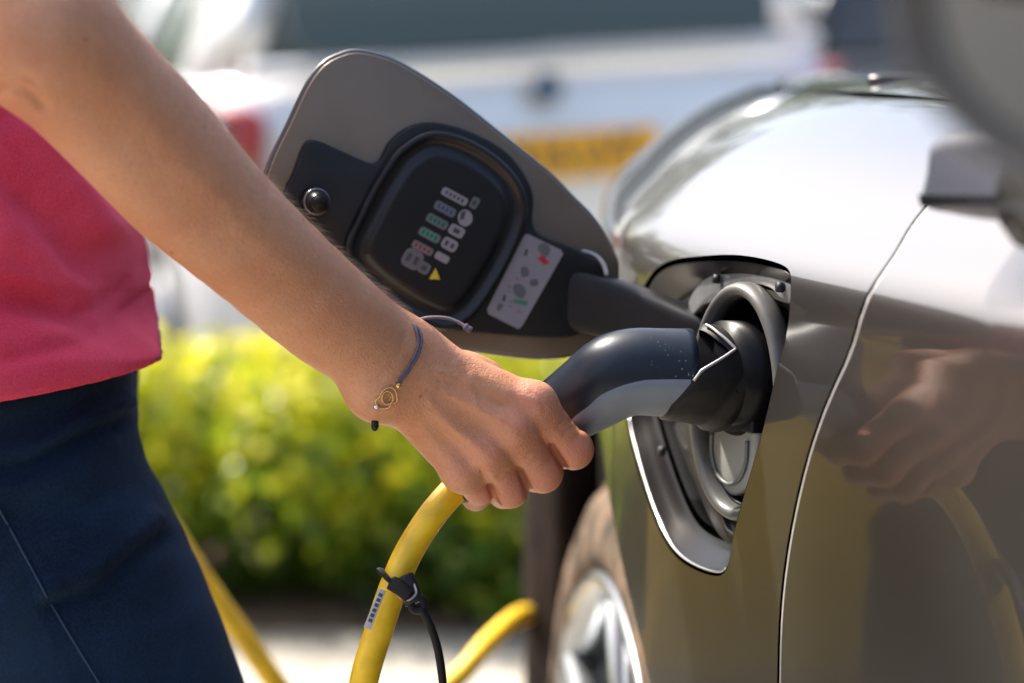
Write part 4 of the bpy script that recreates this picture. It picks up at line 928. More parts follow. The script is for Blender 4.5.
poly = np.array([se(a, .1028 * .93, .0627 * .93) for a in th2]); V, F = plate_vf(poly, hc, MX, MZ, MN, .004, .001, z0=.021); mk('mirror_glass', V, F, M['mirror'], mir)
tube('mirror_arm', crom([hc + MX * .05 - MZ * .05, hc + MX * .02 - MZ * .075 - MN * .03, P(1085, 170, .95), P(1050, 190, 1.0)], 6), (.022, .03), M['black2'], mir, seg=14)

# ================================================================== CHARGING PLUG AND CABLE
cab = empty('charging_cable', P(700, 372, 1.33), 'dark plug with a grey grip on a yellow cable, pushed into the open port', 'charging cable')
hd = [(752, 382, 1.345, 49, .026), (735, 379, 1.338, 48, .0262), (700, 374, 1.330, 46, .0255), (662, 371.5, 1.326, 44, .0225), (634, 371, 1.325, 43.5, .0205), (614, 376, 1.327, 43, .020), (592, 390, 1.333, 40, .0185), (562, 410, 1.341, 35, .0172), (530, 432, 1.344, 32, .0165), (500, 455, 1.342, 29, .016), (475, 474, 1.335, 24, .0135), (457, 488, 1.328, 18, .010)]
hpts = crom([P(a, b, d) for a, b, d, _, _ in hd], 6); hh = crom([[h * d / FPX, wd] for _, _, d, h, wd in hd], 6)
UPN = lambda: None
def sector(pts, ra, rb, a0, a1, n=24, off=0.0, up=(0, 0, 1)):
    T, A, B = frames(pts, up); V = []
    angs = np.linspace(a0, a1, n)
    for i in range(len(pts)):
        for a in angs: V.append(pts[i] + A[i] * (ra[i] + off) * math.cos(a) + B[i] * (rb[i] + off) * math.sin(a))
    F = [(i * n + j, i * n + j + 1, (i + 1) * n + j + 1, (i + 1) * n + j) for i in range(len(pts) - 1) for j in range(n - 1)]
    return np.array(V), F
k0 = 14
V, F = tube_vf(hpts[k0:], (hh[k0:, 0] * .985, hh[k0:, 1] * .985), seg=48, up=(0, 0, 1)); mk('upper_shell', V, F, M['plug'], cab)
# grey underside inlay: from the collar to inside the fist
T_, A_, B_ = frames(hpts, (0, 0, 1)); camside = 1 if np.dot(B_[20], VIEW) < 0 else -1
V = []; idx_ = range(15, 62); nseg = 22
for i in idx_:
    t = (i - 15) / 20
    start = np.interp(i, [15, 22, 32, 40, 61], [R(88), R(92), R(104), R(112), R(118)])
    for j in range(nseg):
        a = start + (R(250) - start) * j / (nseg - 1)
        edge = min(1, min(j, nseg - 1 - j) / 1.0); off = -.0012 + .0019 * edge
        V.append(hpts[i] + A_[i] * (hh[i, 0] + off) * math.cos(a) + camside * B_[i] * (hh[i, 1] + off) * math.sin(a))
n_ = len(list(idx_)); F = [(i * nseg + j, i * nseg + j + 1, (i + 1) * nseg + j + 1, (i + 1) * nseg + j) for i in range(n_ - 1) for j in range(nseg - 1)]
mk('grip_inlay', V, F, M['inlay'], cab)
# rubber collar with a notched front edge
V = []; nseg = 64; cols = 22
def surf_plug(u, a, off):
    i = np.clip(u, 0, len(hpts) - 1.001); i0 = int(i); f = i - i0; L_ = lambda X: X[i0] * (1 - f) + X[i0 + 1] * f
    return L_(hpts) + L_(A_) * (L_(hh[:, 0]) + off) * math.cos(a) + camside * L_(B_) * (L_(hh[:, 1]) + off) * math.sin(a)
def edge_u(a):      # how far the collar reaches along the handle, by angle (0 top, 90 facing camera)
    dg = math.degrees(a) % 360; dg = dg if dg <= 180 else 360 - dg
    return float(np.interp(dg, [0, 30, 52, 62, 80, 100, 130, 180], [13.0, 11.8, 10.2, 11.5, 14.2, 15.6, 17.6, 18.5]))
for j in range(nseg):
    a = j / nseg * 2 * np.pi; eu = edge_u(a)
    for i in range(cols):
        t = i / (cols - 1); u = 1.2 + (eu - 1.2) * t
        off = .0022 + (.0020 if .42 < t < .54 else 0) + (.0016 if t < .16 else 0) - (.002 if t <= 0 else 0) - (.003 if i == cols - 1 else 0) + .0006 * math.sin(t * 3.1)
        V.append(surf_plug(u, a, off))
F = [(((j + 1) % nseg) * cols + i, ((j + 1) % nseg) * cols + i + 1, j * cols + i + 1, j * cols + i) for j in range(nseg) for i in range(cols - 1)]
mk('rubber_collar', V, F, M['rubber'], cab)
e1 = [surf_plug(edge_u(R(d)) - .25, R(d), .0027) for d in range(8, 96, 4)]; tube('collar_edge_sheen', crom(e1, 2), .0009, M['edge_line'], cab, seg=8)  # pale tube paints the sheen on the collar's edge ridge
# plug nose entering the inlet
na = hpts[0]; V, F = tube_vf([hpts[3], hpts[1], na, na + (IC - na) * .25, na + (IC - na) * .26, IC + (na - IC) * .1, IC - NP * .015], np.array([.0275, .0282, .0265, .0262, .0285, .0282, .026]) * .97, seg=48); o = mk('plug_nose', V, F, M['port_black'], cab); sharp(o, 30)
V, F = tube_vf([hpts[0] * .9 + IC * .1, hpts[0] * .6 + IC * .4], .0292, seg=48); mk('nose_ring', V, F, mat('dark_grey_ring', (.035, .042, .052), .5, spec=.3), cab)
# yellow cable
cp = [P(470, 476, 1.328), P(455, 489, 1.325), P(431, 517, 1.32), P(409, 552, 1.318), P(394, 586, 1.316), P(379, 630, 1.315), P(363, 685, 1.315), P(352, 760, 1.32), (-.105, 1.33, .60), (-.14, 1.36, .35), (-.22, 1.45, .12), (-.4, 1.6, .012), (-.7, 1.6, .010), (-1.0, 1.35, .010), (-1.25, 1.5, .010)]
cpp = crom(cp, 14); tube('cable', cpp, .0079, M['yellow'], cab, seg=24)
tube('strain_relief', crom([P(480, 469, 1.329), P(466, 481, 1.327), P(455, 490, 1.325)], 6), np.linspace(.0100, .0086, 13), M['rubber'], cab, seg=24)
# tie, tag and strap
def cable_at(py):
    q = proj(cpp); i = int(np.argmin(np.abs(q[1][:100] - py))); return cpp[i], unit(cpp[i + 1] - cpp[i - 1])
c_, t_ = cable_at(582); sidev = unit(np.cross(t_, VIEW)); sidev = sidev if sidev[0] > 0 else -sidev
tl_ = unit(-t_ * .55 + sidev * .85 * 0 + 0 * VIEW); tv = unit(sidev * .93 + t_ * .36)
lp = [c_ + (tv * math.cos(a) * .0098 * 1.06) + VIEW * math.sin(a) * .0094 for a in np.linspace(0, 2 * np.pi, 33)[:-1]]
tube('cable_tie', np.array(lp), (.0014, .0028), M['rubber'], cab, seg=10, closed=True, up=t_)
blkp = crom([P(392, 583, 1.302), P(402, 589, 1.300), P(411, 597, 1.299)], 5); tube('tie_head', blkp, (np.linspace(.0045, .0075, 11), .004), M['rubber'], cab, seg=16, up=VIEW, power=4)
V, F = tube_vf(crom([P(404, 577, 1.304), P(409, 588, 1.302), P(415, 603, 1.300)], 4), (.004, .0055), seg=12, up=VIEW); mk('strap_clasp', V, F, M['black'], cab)
V, F = tube_vf(np.array([P(417.5 + 6.5 * math.cos(a), 604 + 6.5 * math.sin(a), 1.299) for a in np.linspace(0, 2 * np.pi, 25)[:-1]]), (.0022, .002), seg=10, closed=True); mk('strap_eyelet', V, F, M['rubber'], cab)
tube('cap_strap', crom([P(421, 608, 1.299), P(430, 625, 1.30), P(438, 650, 1.302), P(443, 685, 1.305), P(446, 740, 1.31), (-.10, 1.32, .60), (-.15, 1.33, .50)], 8), .0023, M['rubber'], cab, seg=12)
tube('wire_loop', crom([P(395, 586, 1.303), P(399, 596, 1.297), P(408, 600, 1.296), P(416, 593, 1.297), P(414, 584, 1.300)], 6), .0007, M['tag'], cab, seg=8)
V, F = tube_vf([(-.15, 1.33, .50), (-.155, 1.33, .47)], .018, seg=24); mk('dust_cap', V, F, M['rubber'], cab)
tg = [P(379.5, 588, 1.303), P(386, 591, 1.303), P(371, 630, 1.302), P(363.5, 627, 1.302)]
tgn = unit(np.cross(np.array(tg[1]) - tg[0], np.array(tg[3]) - tg[0])); tgn = tgn if tgn[1] < 0 else -tgn; TX = unit(np.array(tg[1]) - tg[0]); TY = np.cross(tgn, TX)
q = np.array([((np.array(p) - tg[0]).dot(TX), (np.array(p) - tg[0]).dot(TY)) for p in tg]); V, F = plate_vf(q, np.array(tg[0]), TX, TY, tgn, .0007, .0002); tgo = mk('cable_tag', V, F, M['tag'], cab)
pr_ = []; q = q if area2(q) > 0 else q
for k in range(6):
    t = .14 + k * .13; a = (q[0] * (1 - t) + q[3] * t); b = (q[1] * (1 - t) + q[2] * t); pr_.append(box_vf(np.array(tg[0]) + TX * ((a + b) / 2)[0] + TY * ((a + b) / 2)[1] + tgn * .0009, (.0011, .0009, .0002), [TX, TY, tgn]))
V, F = join(pr_); mk('tag_printing', V, F, M['st_dark'], tgo, smooth=False)
# second cable sagging behind her and rising past the wheel
c2 = empty('charging_cable', (-.3, 1.9, 0), 'blurred yellow cable sagging behind the woman and rising towards the front wheel', 'charging cable')
tube('cable', crom([(-1.3, 2.0, 1.0), (-.62, 1.98, .90), P(75, 395, 1.96), P(128, 466, 1.95), P(170, 528, 1.95), P(210, 590, 1.95), P(247, 642, 1.95), P(281, 690, 1.95), P(325, 735, 1.97), P(385, 738, 2.0), P(455, 680, 2.05), P(492, 638, 2.1), P(525, 614, 2.25), P(545, 622, 2.75), (.20, 3.0, .40), (.3, 3.0, .2), (.35, 3.0, .012), (.7, 3.1, .012)], 12), .0090, M['yellow'], c2, seg=18)
# the post the second cable comes from (out of frame, left)
cpst = empty('charging_post', (-1.36, 2.0, 0), 'grey charging post left of the woman, source of the sagging cable', 'charging post')
V, F = plate_vf(rrect(.26, .2, .05), np.array([-1.42, 2.0, 0]), np.array([1, 0, 0.]), np.array([0, 1., 0]), np.array([0, 0, 1.]), 1.35, .02); mk('post_body', V, F, mat('post_grey', (.3, .31, .32), .5, var=.1, vscale=10), cpst)
V, F = tube_vf([(-1.30, 2.0, 1.0), (-1.25, 2.0, 1.0)], .035, seg=24); mk('socket', V, F, M['black'], cpst)

# ================================================================== PERSON
person = empty('person', (-.33, 1.45, 0), 'woman in pink top and dark blue jeans gripping the charging plug', 'person')
fx = np.concatenate([np.arange(-.28, -.075, .0018), np.arange(-.074, .058, .0012)]); fy = np.concatenate([np.arange(1.10, 1.262, .002), np.arange(1.263, 1.33, .0012), np.arange(1.332, 1.40, .002)]); fz = np.concatenate([np.arange(.835, .935, .0012), np.arange(.936, 1.13, .0018)])
def span(lo, f, hi, c=.011): return np.concatenate([np.arange(lo, f[0], c), f, np.arange(f[-1] + c * .5, hi, c)])
B = Field(span(-.62, fx, .09), span(1.05, fy, 1.86), span(-.02, fz, 1.76))
# forearm chain from the traced outline
A0 = np.array([92., 85.]); AD = np.array([.7325, .6807]); AN = np.array([.6807, -.7325])
st = [(-75, 1, 72, 1.155), (-19, .5, 69.5, 1.17), (46, -2, 68, 1.19), (100, -6, 66, 1.205), (147, -9.5, 63.5, 1.22), (231, -9.5, 56.5, 1.245), (323, -7.5, 52, 1.272), (372, -2.5, 46.5, 1.287), (410, 0, 45, 1.298)]
prims = []; pts = []; st = [tuple(q_) for q_ in crom(np.array(st, float), 3)]
for (t, c, h, d) in st: q = A0 + AD * t + AN * c; pts.append((P(q[0], q[1], d), h * d / FPX))
for (a, ra), (b, rb) in zip(pts[:-1], pts[1:]):
    flv = [(VIEW, 1.22)]; prims.append(cap(a, b, ra, rb, fl=flv))

shR = np.array([-.42, 1.24, 1.335]); prims.append(cap(pts[0][0] + [.0, 0, 0], shR, .035, .045, k=.012))
B.group(prims, .004, .02)
# palm
J = lambda x, y, d: P(x, y, d)
mc = [((424, 357), (534, 404), .0115, .0102), ((415, 370), (513, 428), .0120, .0104), ((406, 384), (487, 452), .0118, .0100), ((399, 398), (462, 472), .0112, .0092)]
dm = [1.303, 1.300, 1.301, 1.305]; dk = [1.303, 1.300, 1.302, 1.307]
palm = []
for (a, b, ra, rb), d1_, d2_ in zip(mc, dm, dk): palm.append(cap(J(*a, d1_ + .001), J(*b, d2_), ra, rb))
palm.append(cap(J(397, 366, 1.301), J(440, 395, 1.306), .0215, .019, fl=[(VIEW, 1.25)]))
palm.append(cap(J(440, 395, 1.310), J(478, 430, 1.314), .018, .016, fl=[(VIEW, 1.2)]))
palm.append(cap(J(430, 368, 1.318), J(482, 385, 1.328), .014, .013))     # thenar
palm.append(cap(J(415, 405, 1.316), J(445, 445, 1.320), .012, .011))
B.group(palm, .011, .018)
# tendons, knuckles
kn = []
for (a, b, ra, rb), d2_, rk in zip(mc, dk, (.0098, .0104, .0096, .0088)): kn.append(ball(J(b[0], b[1], d2_ - .0022), rk))
B.group(kn, .003, .007)
for (a, b, ra, rb), d1_, d2_ in zip(mc, dm, dk):
    a2 = np.array(a) * .55 + np.array(b) * .45
    B.group([cap(J(a2[0], a2[1], d1_ - ra + .0032), J(b[0], b[1], d2_ - rb + .0012), .0022, .0028)], .002, .006)
B.group([cap(J(372, 398, 1.290), J(377, 392, 1.289), .009, .009)], .002, .02)  # ulna head, faint
fing = [
    [(534, 404, 1.303, .0104), (574, 450, 1.318, .0096), (566, 452, 1.343, .0086), (545, 436, 1.358, .0078)],
    [(513, 428, 1.301, .0106), (543, 473, 1.319, .0098), (536, 475, 1.345, .0088), (515, 458, 1.360, .0079)],
    [(487, 452, 1.303, .0100), (510, 489, 1.319, .0094), (504, 492, 1.344, .0085), (486, 476, 1.358, .0076)],
    [(462, 472, 1.307, .0092), (480, 487, 1.320, .0083), (476, 496, 1.341, .0075), (462, 484, 1.353, .0068)]]
ff = []
for f in fing:
    for k, ((x0, y0, d0, r0), (x1, y1, d1, r1)) in enumerate(zip(f[:-1], f[1:])):
        ff.append((f, k, cap(J(x0, y0, d0), J(x1, y1, d1), r0, r1)))
sep = []
S_f = B.sub(np.array([-.12, 1.2, .78]), np.array([.10, 1.45, .97]))
G = np.full(B.F[S_f].shape, 1.0, np.float32); X, Y, Z = B.ax[0][S_f[0]][:, None, None], B.ax[1][S_f[1]][None, :, None], B.ax[2][S_f[2]][None, None, :]
for f in fing:
    g = None
    for (x0, y0, d0, r0), (x1, y1, d1, r1) in zip(f[:-1], f[1:]):
        D = prim_d(cap(J(x0, y0, d0), J(x1, y1, d1), r0, r1), X, Y, Z); g = D if g is None else smin(g, D, .004)
    # PIP joint slightly fuller
    (x1, y1, d1, r1) = f[1]; g = smin(g, prim_d(ball(J(x1 - 1, y1 - 1, d1 - .001), r1 * 1.03), X, Y, Z), .004)
    (xm, ym) = (f[0][0] * .45 + f[1][0] * .55, f[0][1] * .45 + f[1][1] * .55)
    G = smin(G, g, .0012)
B.F[S_f] = smin(B.F[S_f], G, .0075)
# grooves between the fingers, running up to the webs
gr = [((565, 470, 1.308), (553, 449, 1.3005), (541, 430, 1.2905)), ((530, 496, 1.309), (521, 474, 1.3005), (509, 453, 1.2905)), ((498, 506, 1.311), (491, 488, 1.304), (481, 470, 1.2935))]
for g_ in gr:
    B.carve([cap(J(*g_[0]), J(*g_[1]), .0030, .0022), cap(J(*g_[1]), J(*g_[2]), .0022, .0006)], .0028)
    for dz, rr_ in ((.0035, .0024), (.007, .0022), (.010, .0020)):
        u_ = lambda p, d: (p[0] - d * 200, p[1] - d * 500, p[2] + d)
        B.carve([cap(J(*u_(g_[0], dz)), J(*u_(g_[1], dz)), rr_ * 1.1, rr_ * .75)], .0018)
# thumb
B.group([cap(J(468, 378, 1.326), J(508, 394, 1.350), .0125, .0105), cap(J(508, 394, 1.350), J(540, 420, 1.362), .0105, .0098), cap(J(540, 420, 1.362), J(552, 446, 1.363), .0095, .008)], .004, .009)
# rest of the body
hipR, hipL = np.array([-.322, 1.385, .88]), np.array([-.335, 1.53, .88])
kneeR, kneeL = np.array([-.150, 1.375, .47]), np.array([-.27, 1.56, .48]); ankR, ankL = np.array([-.20, 1.38, .09]), np.array([-.43, 1.56, .09])
torso = [cap((-.335, 1.42, .95), (-.335, 1.49, .95), .075), cap((-.37, 1.41, 1.08), (-.37, 1.49, 1.08), .078), cap((-.41, 1.38, 1.22), (-.41, 1.52, 1.22), .086), cap((-.425, 1.29, 1.345), (-.425, 1.61, 1.345), .048),
         cap((-.335, 1.45, .95), (-.415, 1.45, 1.3), .095, .088), cap((-.415, 1.45, 1.36), (-.39, 1.45, 1.47), .052, .05)]
B.group(torso, .05, .03)
B.group([cap(hipR + [0, .035, -.01], kneeR + [0, .012, 0], .070, .050), cap(kneeR + [0, .012, 0], ankR, .052, .036), cap(ankR, ankR + [.0, 0, -.04], .038), cap(ankR + [0, 0, -.045], ankR + [.16, -.01, -.06], .036, .026)], .02, .03)
B.group([cap(hipL, kneeL, .075, .052), cap(kneeL, ankL, .052, .036), cap(ankL + [0, 0, -.045], ankL + [.16, .01, -.06], .036, .026)], .02, .03)
shL, elL, wrL = np.array([-.425, 1.655, 1.335]), np.array([-.47, 1.72, 1.06]), np.array([-.44, 1.71, .83])
B.group([cap(shL, elL, .045, .036), cap(elL, wrL, .036, .024), cap(wrL, wrL + [.02, 0, -.07], .026, .024)] + [cap(wrL + [.01 + .0, -.03 + .02 * k, -.08], wrL + [.04, -.032 + .021 * k, -.155 + .008 * abs(k - 1.5)], .009, .0075) for k in range(4)] + [cap(wrL + [.02, -.025, -.03], wrL + [.065, -.05, -.09], .012, .009)], .006, .02)
hdc = np.array([-.365, 1.45, 1.585]); B.group([ball(hdc, .092), cap(hdc + [.02, 0, -.03], hdc + [.045, 0, -.085], .062, .038), cap(hdc + [.085, 0, .0], hdc + [.112, 0, -.03], .008, .011), ball(hdc + [.0, -.085, -.02], .018), ball(hdc + [.0, .085, -.02], .018)], .02, .02)
V, Q = B.mesh(3)
nrm = vnormals(V, Q)
px_, py_, dd_ = proj(V); face_cam = (nrm @ VIEW) < .2
def bumpline(V, pts, amp, wid, mask=None):
    """ridge (+) or crease (-) along a line given in the picture, moved along the normal"""
    global px_, py_
    pts = crom(np.array(pts, float), 6); best = np.full(len(V), 1e9)
    for a, b in zip(pts[:-1], pts[1:]):
        ab = b - a; t = np.clip(((px_ - a[0]) * ab[0] + (py_ - a[1]) * ab[1]) / max(ab.dot(ab), 1e-9), 0, 1)
        best = np.minimum(best, np.hypot(px_ - a[0] - ab[0] * t, py_ - a[1] - ab[1] * t))
    return amp * np.exp(-.5 * (best / wid) ** 2)
disp = np.zeros(len(V)); nearm = face_cam & (dd_ < 1.345)
for p_, a_, w_ in [([(0, 92), (14, 88), (30, 94), (44, 108)], -.0022, 3.5), ([(0, 80), (20, 76), (34, 82)], -.0012, 3), ([(150, 110), (220, 190), (300, 262)], .0008, 14), ([(90, 100), (190, 210), (300, 300)], -.0007, 16),
                   ([(558, 427), (566, 420), (573, 421)], -.0008, 1.7), ([(564, 434), (573, 427), (581, 430)], -.0008, 1.7), ([(561, 430), (570, 423), (577, 425)], -.0005, 1.4), ([(527, 457), (536, 451), (545, 451)], -.0008, 1.7), ([(531, 464), (541, 457), (550, 458)], -.0008, 1.7), ([(498, 477), (506, 472), (514, 472)], -.0007, 1.6), ([(500, 484), (508, 478), (516, 479)], -.0006, 1.6), ([(532, 392), (541, 400), (545, 410)], -.0004, 1.6), ([(508, 415), (517, 423), (521, 433)], -.0004, 1.6), ([(482, 441), (490, 449), (494, 457)], -.0004, 1.6), ([(455, 365), (472, 392), (478, 410)], .0007, 2.6), ([(430, 400), (452, 425), (470, 440)], .0008, 2.8),
                   ([(440, 372), (470, 385), (505, 396)], .0010, 3.5), ([(445, 392), (470, 404), (500, 420)], .0010, 3), ([(430, 410), (455, 430), (478, 447)], .0008, 3), ([(430, 352), (424, 372), (408, 398)], -.0005, 4), ([(405, 335), (398, 356), (380, 378)], -.0004, 2.5),
                   ([(524, 412), (532, 418)], -.0006, 6), ([(497, 436), (505, 443)], -.0006, 6), ([(471, 459), (478, 466)], -.0006, 5)]:
    disp += np.where(nearm, bumpline(V, p_, a_, w_), 0)
V = V + nrm * disp[:, None]
body = mk_q('body', V, Q, M['skin'], person)
fl = np.zeros(len(V))
for (x, y, r, a) in [(536, 402, 15, .8), (514, 427, 14, .8), (488, 452, 13, .8), (462, 471, 12, .7), (578, 450, 15, .9), (545, 478, 14, .9), (510, 494, 13, .9), (482, 494, 12, .8), (560, 430, 30, .4), (20, 100, 40, .35)]:
    fl = np.maximum(fl, a * np.exp(-.5 * (((px_ - x) ** 2 + (py_ - y) ** 2) / r ** 2)))
at = body.data.attributes.new('flush', 'FLOAT', 'POINT'); at.data.foreach_set('value', fl.astype(np.float32))
# fine arm hair
cand = np.nonzero((px_ > 60) & (px_ < 405) & (dd_ < 1.31) & (dd_ > 1.1) & (V[:, 2] > .9) & (nrm @ np.array([.55, -.15, .8]) > .25) & (V[:, 0] > -.25))[0]
pick = rng.choice(cand, min(3200, len(cand)), replace=False); AD3 = unit(P(389, 361, 1.298) - P(92, 85, 1.18)); hv = []; hf = []
for i in pick:
    p = V[i]; n = nrm[i]; d = unit(AD3 * 1.0 + n * rng.uniform(.35, .75) + rng.normal(size=3) * .18); L_ = rng.uniform(.004, .011); s2 = unit(np.cross(d, VIEW)) * .00005
    m_ = p + d * L_ * .55; e_ = p + d * L_ + AD3 * L_ * .15 - n * L_ * .12; o = len(hv); w3 = unit(np.cross(d, s2)) * .00005
    hv += [p + s2, p - s2 * .5 + w3, p - s2 * .5 - w3, m_ + s2 * .7, m_ - s2 * .4 + w3 * .7, m_ - s2 * .4 - w3 * .7, e_]
    for j in range(3): k = (j + 1) % 3; hf += [(o + j, o + k, o + 3 + k, o + 3 + j), (o + 3 + j, o + 3 + k, o + 6)]
ah = mk('arm_hair', hv, hf, mat('blond_hair', (.42, .27, .15), .5), person)

def fit_front(V, ty, tx, xc=-.34):
    # tailor the front line of a garment to the traced pattern: shift the front smoothly at each height
    for _ in range(4):
        x, y, d = proj(V); ys_ = np.arange(ty[0], ty[-1], 4.); xm = np.array([x[(np.abs(y - q) < 5)].max() if (np.abs(y - q) < 5).any() else np.nan for q in ys_])
        ok = ~np.isnan(xm); ys2, xm = ys_[ok], xm[ok]; df = np.interp(ys2, ty, tx) - xm
        df = np.convolve(np.pad(df, 2, mode='edge'), np.ones(5) / 5, 'valid')
        sh_ = np.interp(y, ys2, df) * np.clip((y - ty[0]) / 20, 0, 1) * np.clip((ty[-1] + 60 - y) / 60, 0, 1)
        wx = np.clip((V[:, 0] - xc) / .11, 0, 1); V[:, 0] += sh_ * d / FPX * wx * wx * (3 - 2 * wx)
    return V
# shirt
def cloth_field(lo, hi, step): return Field(*[np.arange(l, h, step) for l, h in zip(lo, hi)])
Sf = Field(np.arange(-.62, -.13, .0026), np.concatenate([np.arange(1.10, 1.60, .0028), np.arange(1.603, 1.80, .006)]), np.concatenate([np.arange(.872, .965, .0016), np.arange(.966, 1.46, .0042)]))
Sf.group([cap((-.339, 1.405, .875), (-.339, 1.495, .875), .118), cap((-.339, 1.405, .895), (-.339, 1.495, .895), .118), cap((-.339, 1.407, .895), (-.368, 1.412, 1.08), .118, .103, k=.006), cap((-.339, 1.495, .895), (-.368, 1.49, 1.08), .118, .103, k=.006), cap((-.340, 1.45, .895), (-.369, 1.45, 1.08), .119, .105, k=.01),
          cap((-.42, 1.38, 1.20), (-.42, 1.52, 1.20), .104, k=.06), cap((-.425, 1.31, 1.345), (-.425, 1.59, 1.345), .062), cap((-.37, 1.45, 1.08), (-.42, 1.45, 1.3), .104, .10)], .04, .01)
Sf.group([cap(shR + [0, 0.01, 0], shR + (pts[0][0] - shR) * .42, .058, .060)], .01, .03); Sf.group([cap(shL, shL + (elL - shL) * .45, .060, .058)], .01, .03)
X, Y, Z = Sf.ax[0][:, None, None], Sf.ax[1][None, :, None], Sf.ax[2][None, None, :]
hemz = .9125 + .004 * np.sin(X * 22) - .078 * np.clip(1.42 - Y, -.1, .2)
Sf.F = smax(Sf.F, (hemz - Z).astype(np.float32) + 0 * X, .0035)
Sf.F = smax(Sf.F, -np.sqrt((X + .40) ** 2 + (Y - 1.45) ** 2 + ((Z - 1.45) * .9) ** 2).astype(np.float32) + .085, .006)
V, Q = Sf.mesh(5); nrm = vnormals(V, Q); px_, py_, dd_ = proj(V); disp = np.zeros(len(V))
for p_, a_, w_ in [([(0, 240), (50, 262), (95, 290)], .0045, 12), ([(20, 200), (70, 260), (120, 285)], -.0035, 8), ([(40, 335), (80, 330), (105, 322)], .0018, 6), ([(0, 270), (40, 285), (80, 310)], .003, 6), ([(0, 300), (50, 305), (100, 330)], -.005, 10), ([(60, 190), (110, 240), (140, 250)], .0035, 9), ([(0, 180), (40, 215), (80, 260)], -.004, 12), ([(60, 262), (95, 285), (118, 300)], -.0025, 7), ([(20, 130), (60, 180), (90, 230)], .004, 10),
                   ([(0, 340), (50, 330), (90, 345)], .002, 8)]:
    disp += bumpline(V, p_, a_, w_)
V = V + nrm * disp[:, None]
# hem: a raised band with a stitched line above the bottom edge
hz = V[:, 2] - (.9125 + .004 * np.sin(V[:, 0] * 22) - .078 * np.clip(1.42 - V[:, 1], -.1, .2)); V = V + nrm * (np.where(np.abs(nrm[:, 2]) < .8, 1, 0) * (-.0022 * np.exp(-.5 * ((hz - .021) / .0028) ** 2) + .0012 * (1 / (1 + np.exp((hz - .019) / .0015))) + .0012 * np.exp(-.5 * ((hz - .004) / .006) ** 2)))[:, None]
fl_ = np.clip((.075 - (V[:, 2] - .915)) / .075, 0, 1); V = V + nrm * [1, 1, 0] * (.0055 * fl_ * fl_ * (np.abs(nrm[:, 2]) < .8))[:, None] - np.array([.003, 0, 0]) * np.clip((V[:, 2:3] - .93) / .03, 0, 1)
hp_z = .9125 + .004 * np.sin(V[:, 0] * 22) - .078 * np.clip(1.42 - V[:, 1], -.1, .2); low = (V[:, 2] - hp_z) < .0026; V[low, 2] = hp_z[low]
V = fit_front(V, [120, 180, 225, 245, 290, 340, 362], [118, 130, 143, 147.5, 155, 162, 163])
shirt = mk_q('shirt', V, Q, M['shirt'], person)
# jeans
Jf = cloth_field((-.52, 1.24, .06), (-.04, 1.70, .97), .0052)
Jf.group([cap((-.340, 1.42, .94), (-.340, 1.49, .94), .098), cap((-.343, 1.418, .86), (-.343, 1.50, .86), .103), cap(hipR + [.003, .024, -.015], kneeR + [.012, .008, 0], .106, .076), cap(hipR + [-.03, .025, -.01], hipR + [-.03, .022, -.06], .100, .098)], .03, .01)
Jf.group([cap(hipL, kneeL, .103, .068), cap(kneeL, ankL, .066, .05)], .02, .02); Jf.group([cap(kneeR, ankR, .068, .050)], .02, .02)
Jf.F = smax(Jf.F, (.085 - Jf.ax[2][None, None, :]) + 0 * Jf.F, .004); Jf.F = smax(Jf.F, (Jf.ax[2][None, None, :] - .935) + 0 * Jf.F, .004)
V, Q = Jf.mesh(3); nrm = vnormals(V, Q); px_, py_, dd_ = proj(V); disp = np.zeros(len(V)); k = face_cam
for p_, a_, w_ in [([(0, 455), (50, 450), (100, 425), (142, 405)], .0065, 6), ([(0, 470), (55, 465), (105, 440), (142, 425)], -.0060, 6), ([(0, 495), (60, 480), (110, 462), (140, 450)], .0022, 7), ([(60, 590), (100, 575), (140, 545), (172, 520)], .0062, 7), ([(70, 606), (110, 592), (150, 560), (180, 537)], -.0050, 7),
                   ([(30, 520), (80, 515), (130, 495), (158, 480)], -.0035, 9), ([(0, 430), (60, 415), (120, 390)], -.002, 6), ([(40, 400), (90, 392), (135, 372)], .002, 6), ([(100, 650), (160, 640), (215, 610)], .0015, 10), ([(0, 620), (40, 600), (60, 590)], .002, 10), ([(0, 508), (20, 545), (50, 600), (80, 650), (108, 690)], -.0012, 1.8)]:
    disp += bumpline(V, p_, a_, w_)
V = V + nrm * disp[:, None]; V = fit_front(V, [320, 355, 400, 430, 455, 480, 520, 560, 620, 683, 720], [140, 140, 138, 139, 146, 160, 180, 199, 223, 246, 260]); px_, py_, _q = proj(V); jeans = mk_q('jeans', V, Q, M['denim'], person); dd_ = proj(V)[2]
# outer side seam: stitches set on the cloth surface
tri = V; m_front = (nrm @ VIEW < -.2)
seam = crom([(-6, 500), (0, 511), (20, 547), (50, 602), (80, 652), (104, 692), (120, 730)], 8); sv = []
for (x, y) in seam:
    dist = (px_ - x) ** 2 + (py_ - y) ** 2 + np.where(m_front, 0, 1e6); i = int(np.argmin(dist)); sv.append(P(x, y, dd_[i] - .0006))
tube('side_seam', np.array(sv), (.0007, .0009), M['stitch'], jeans, seg=6)
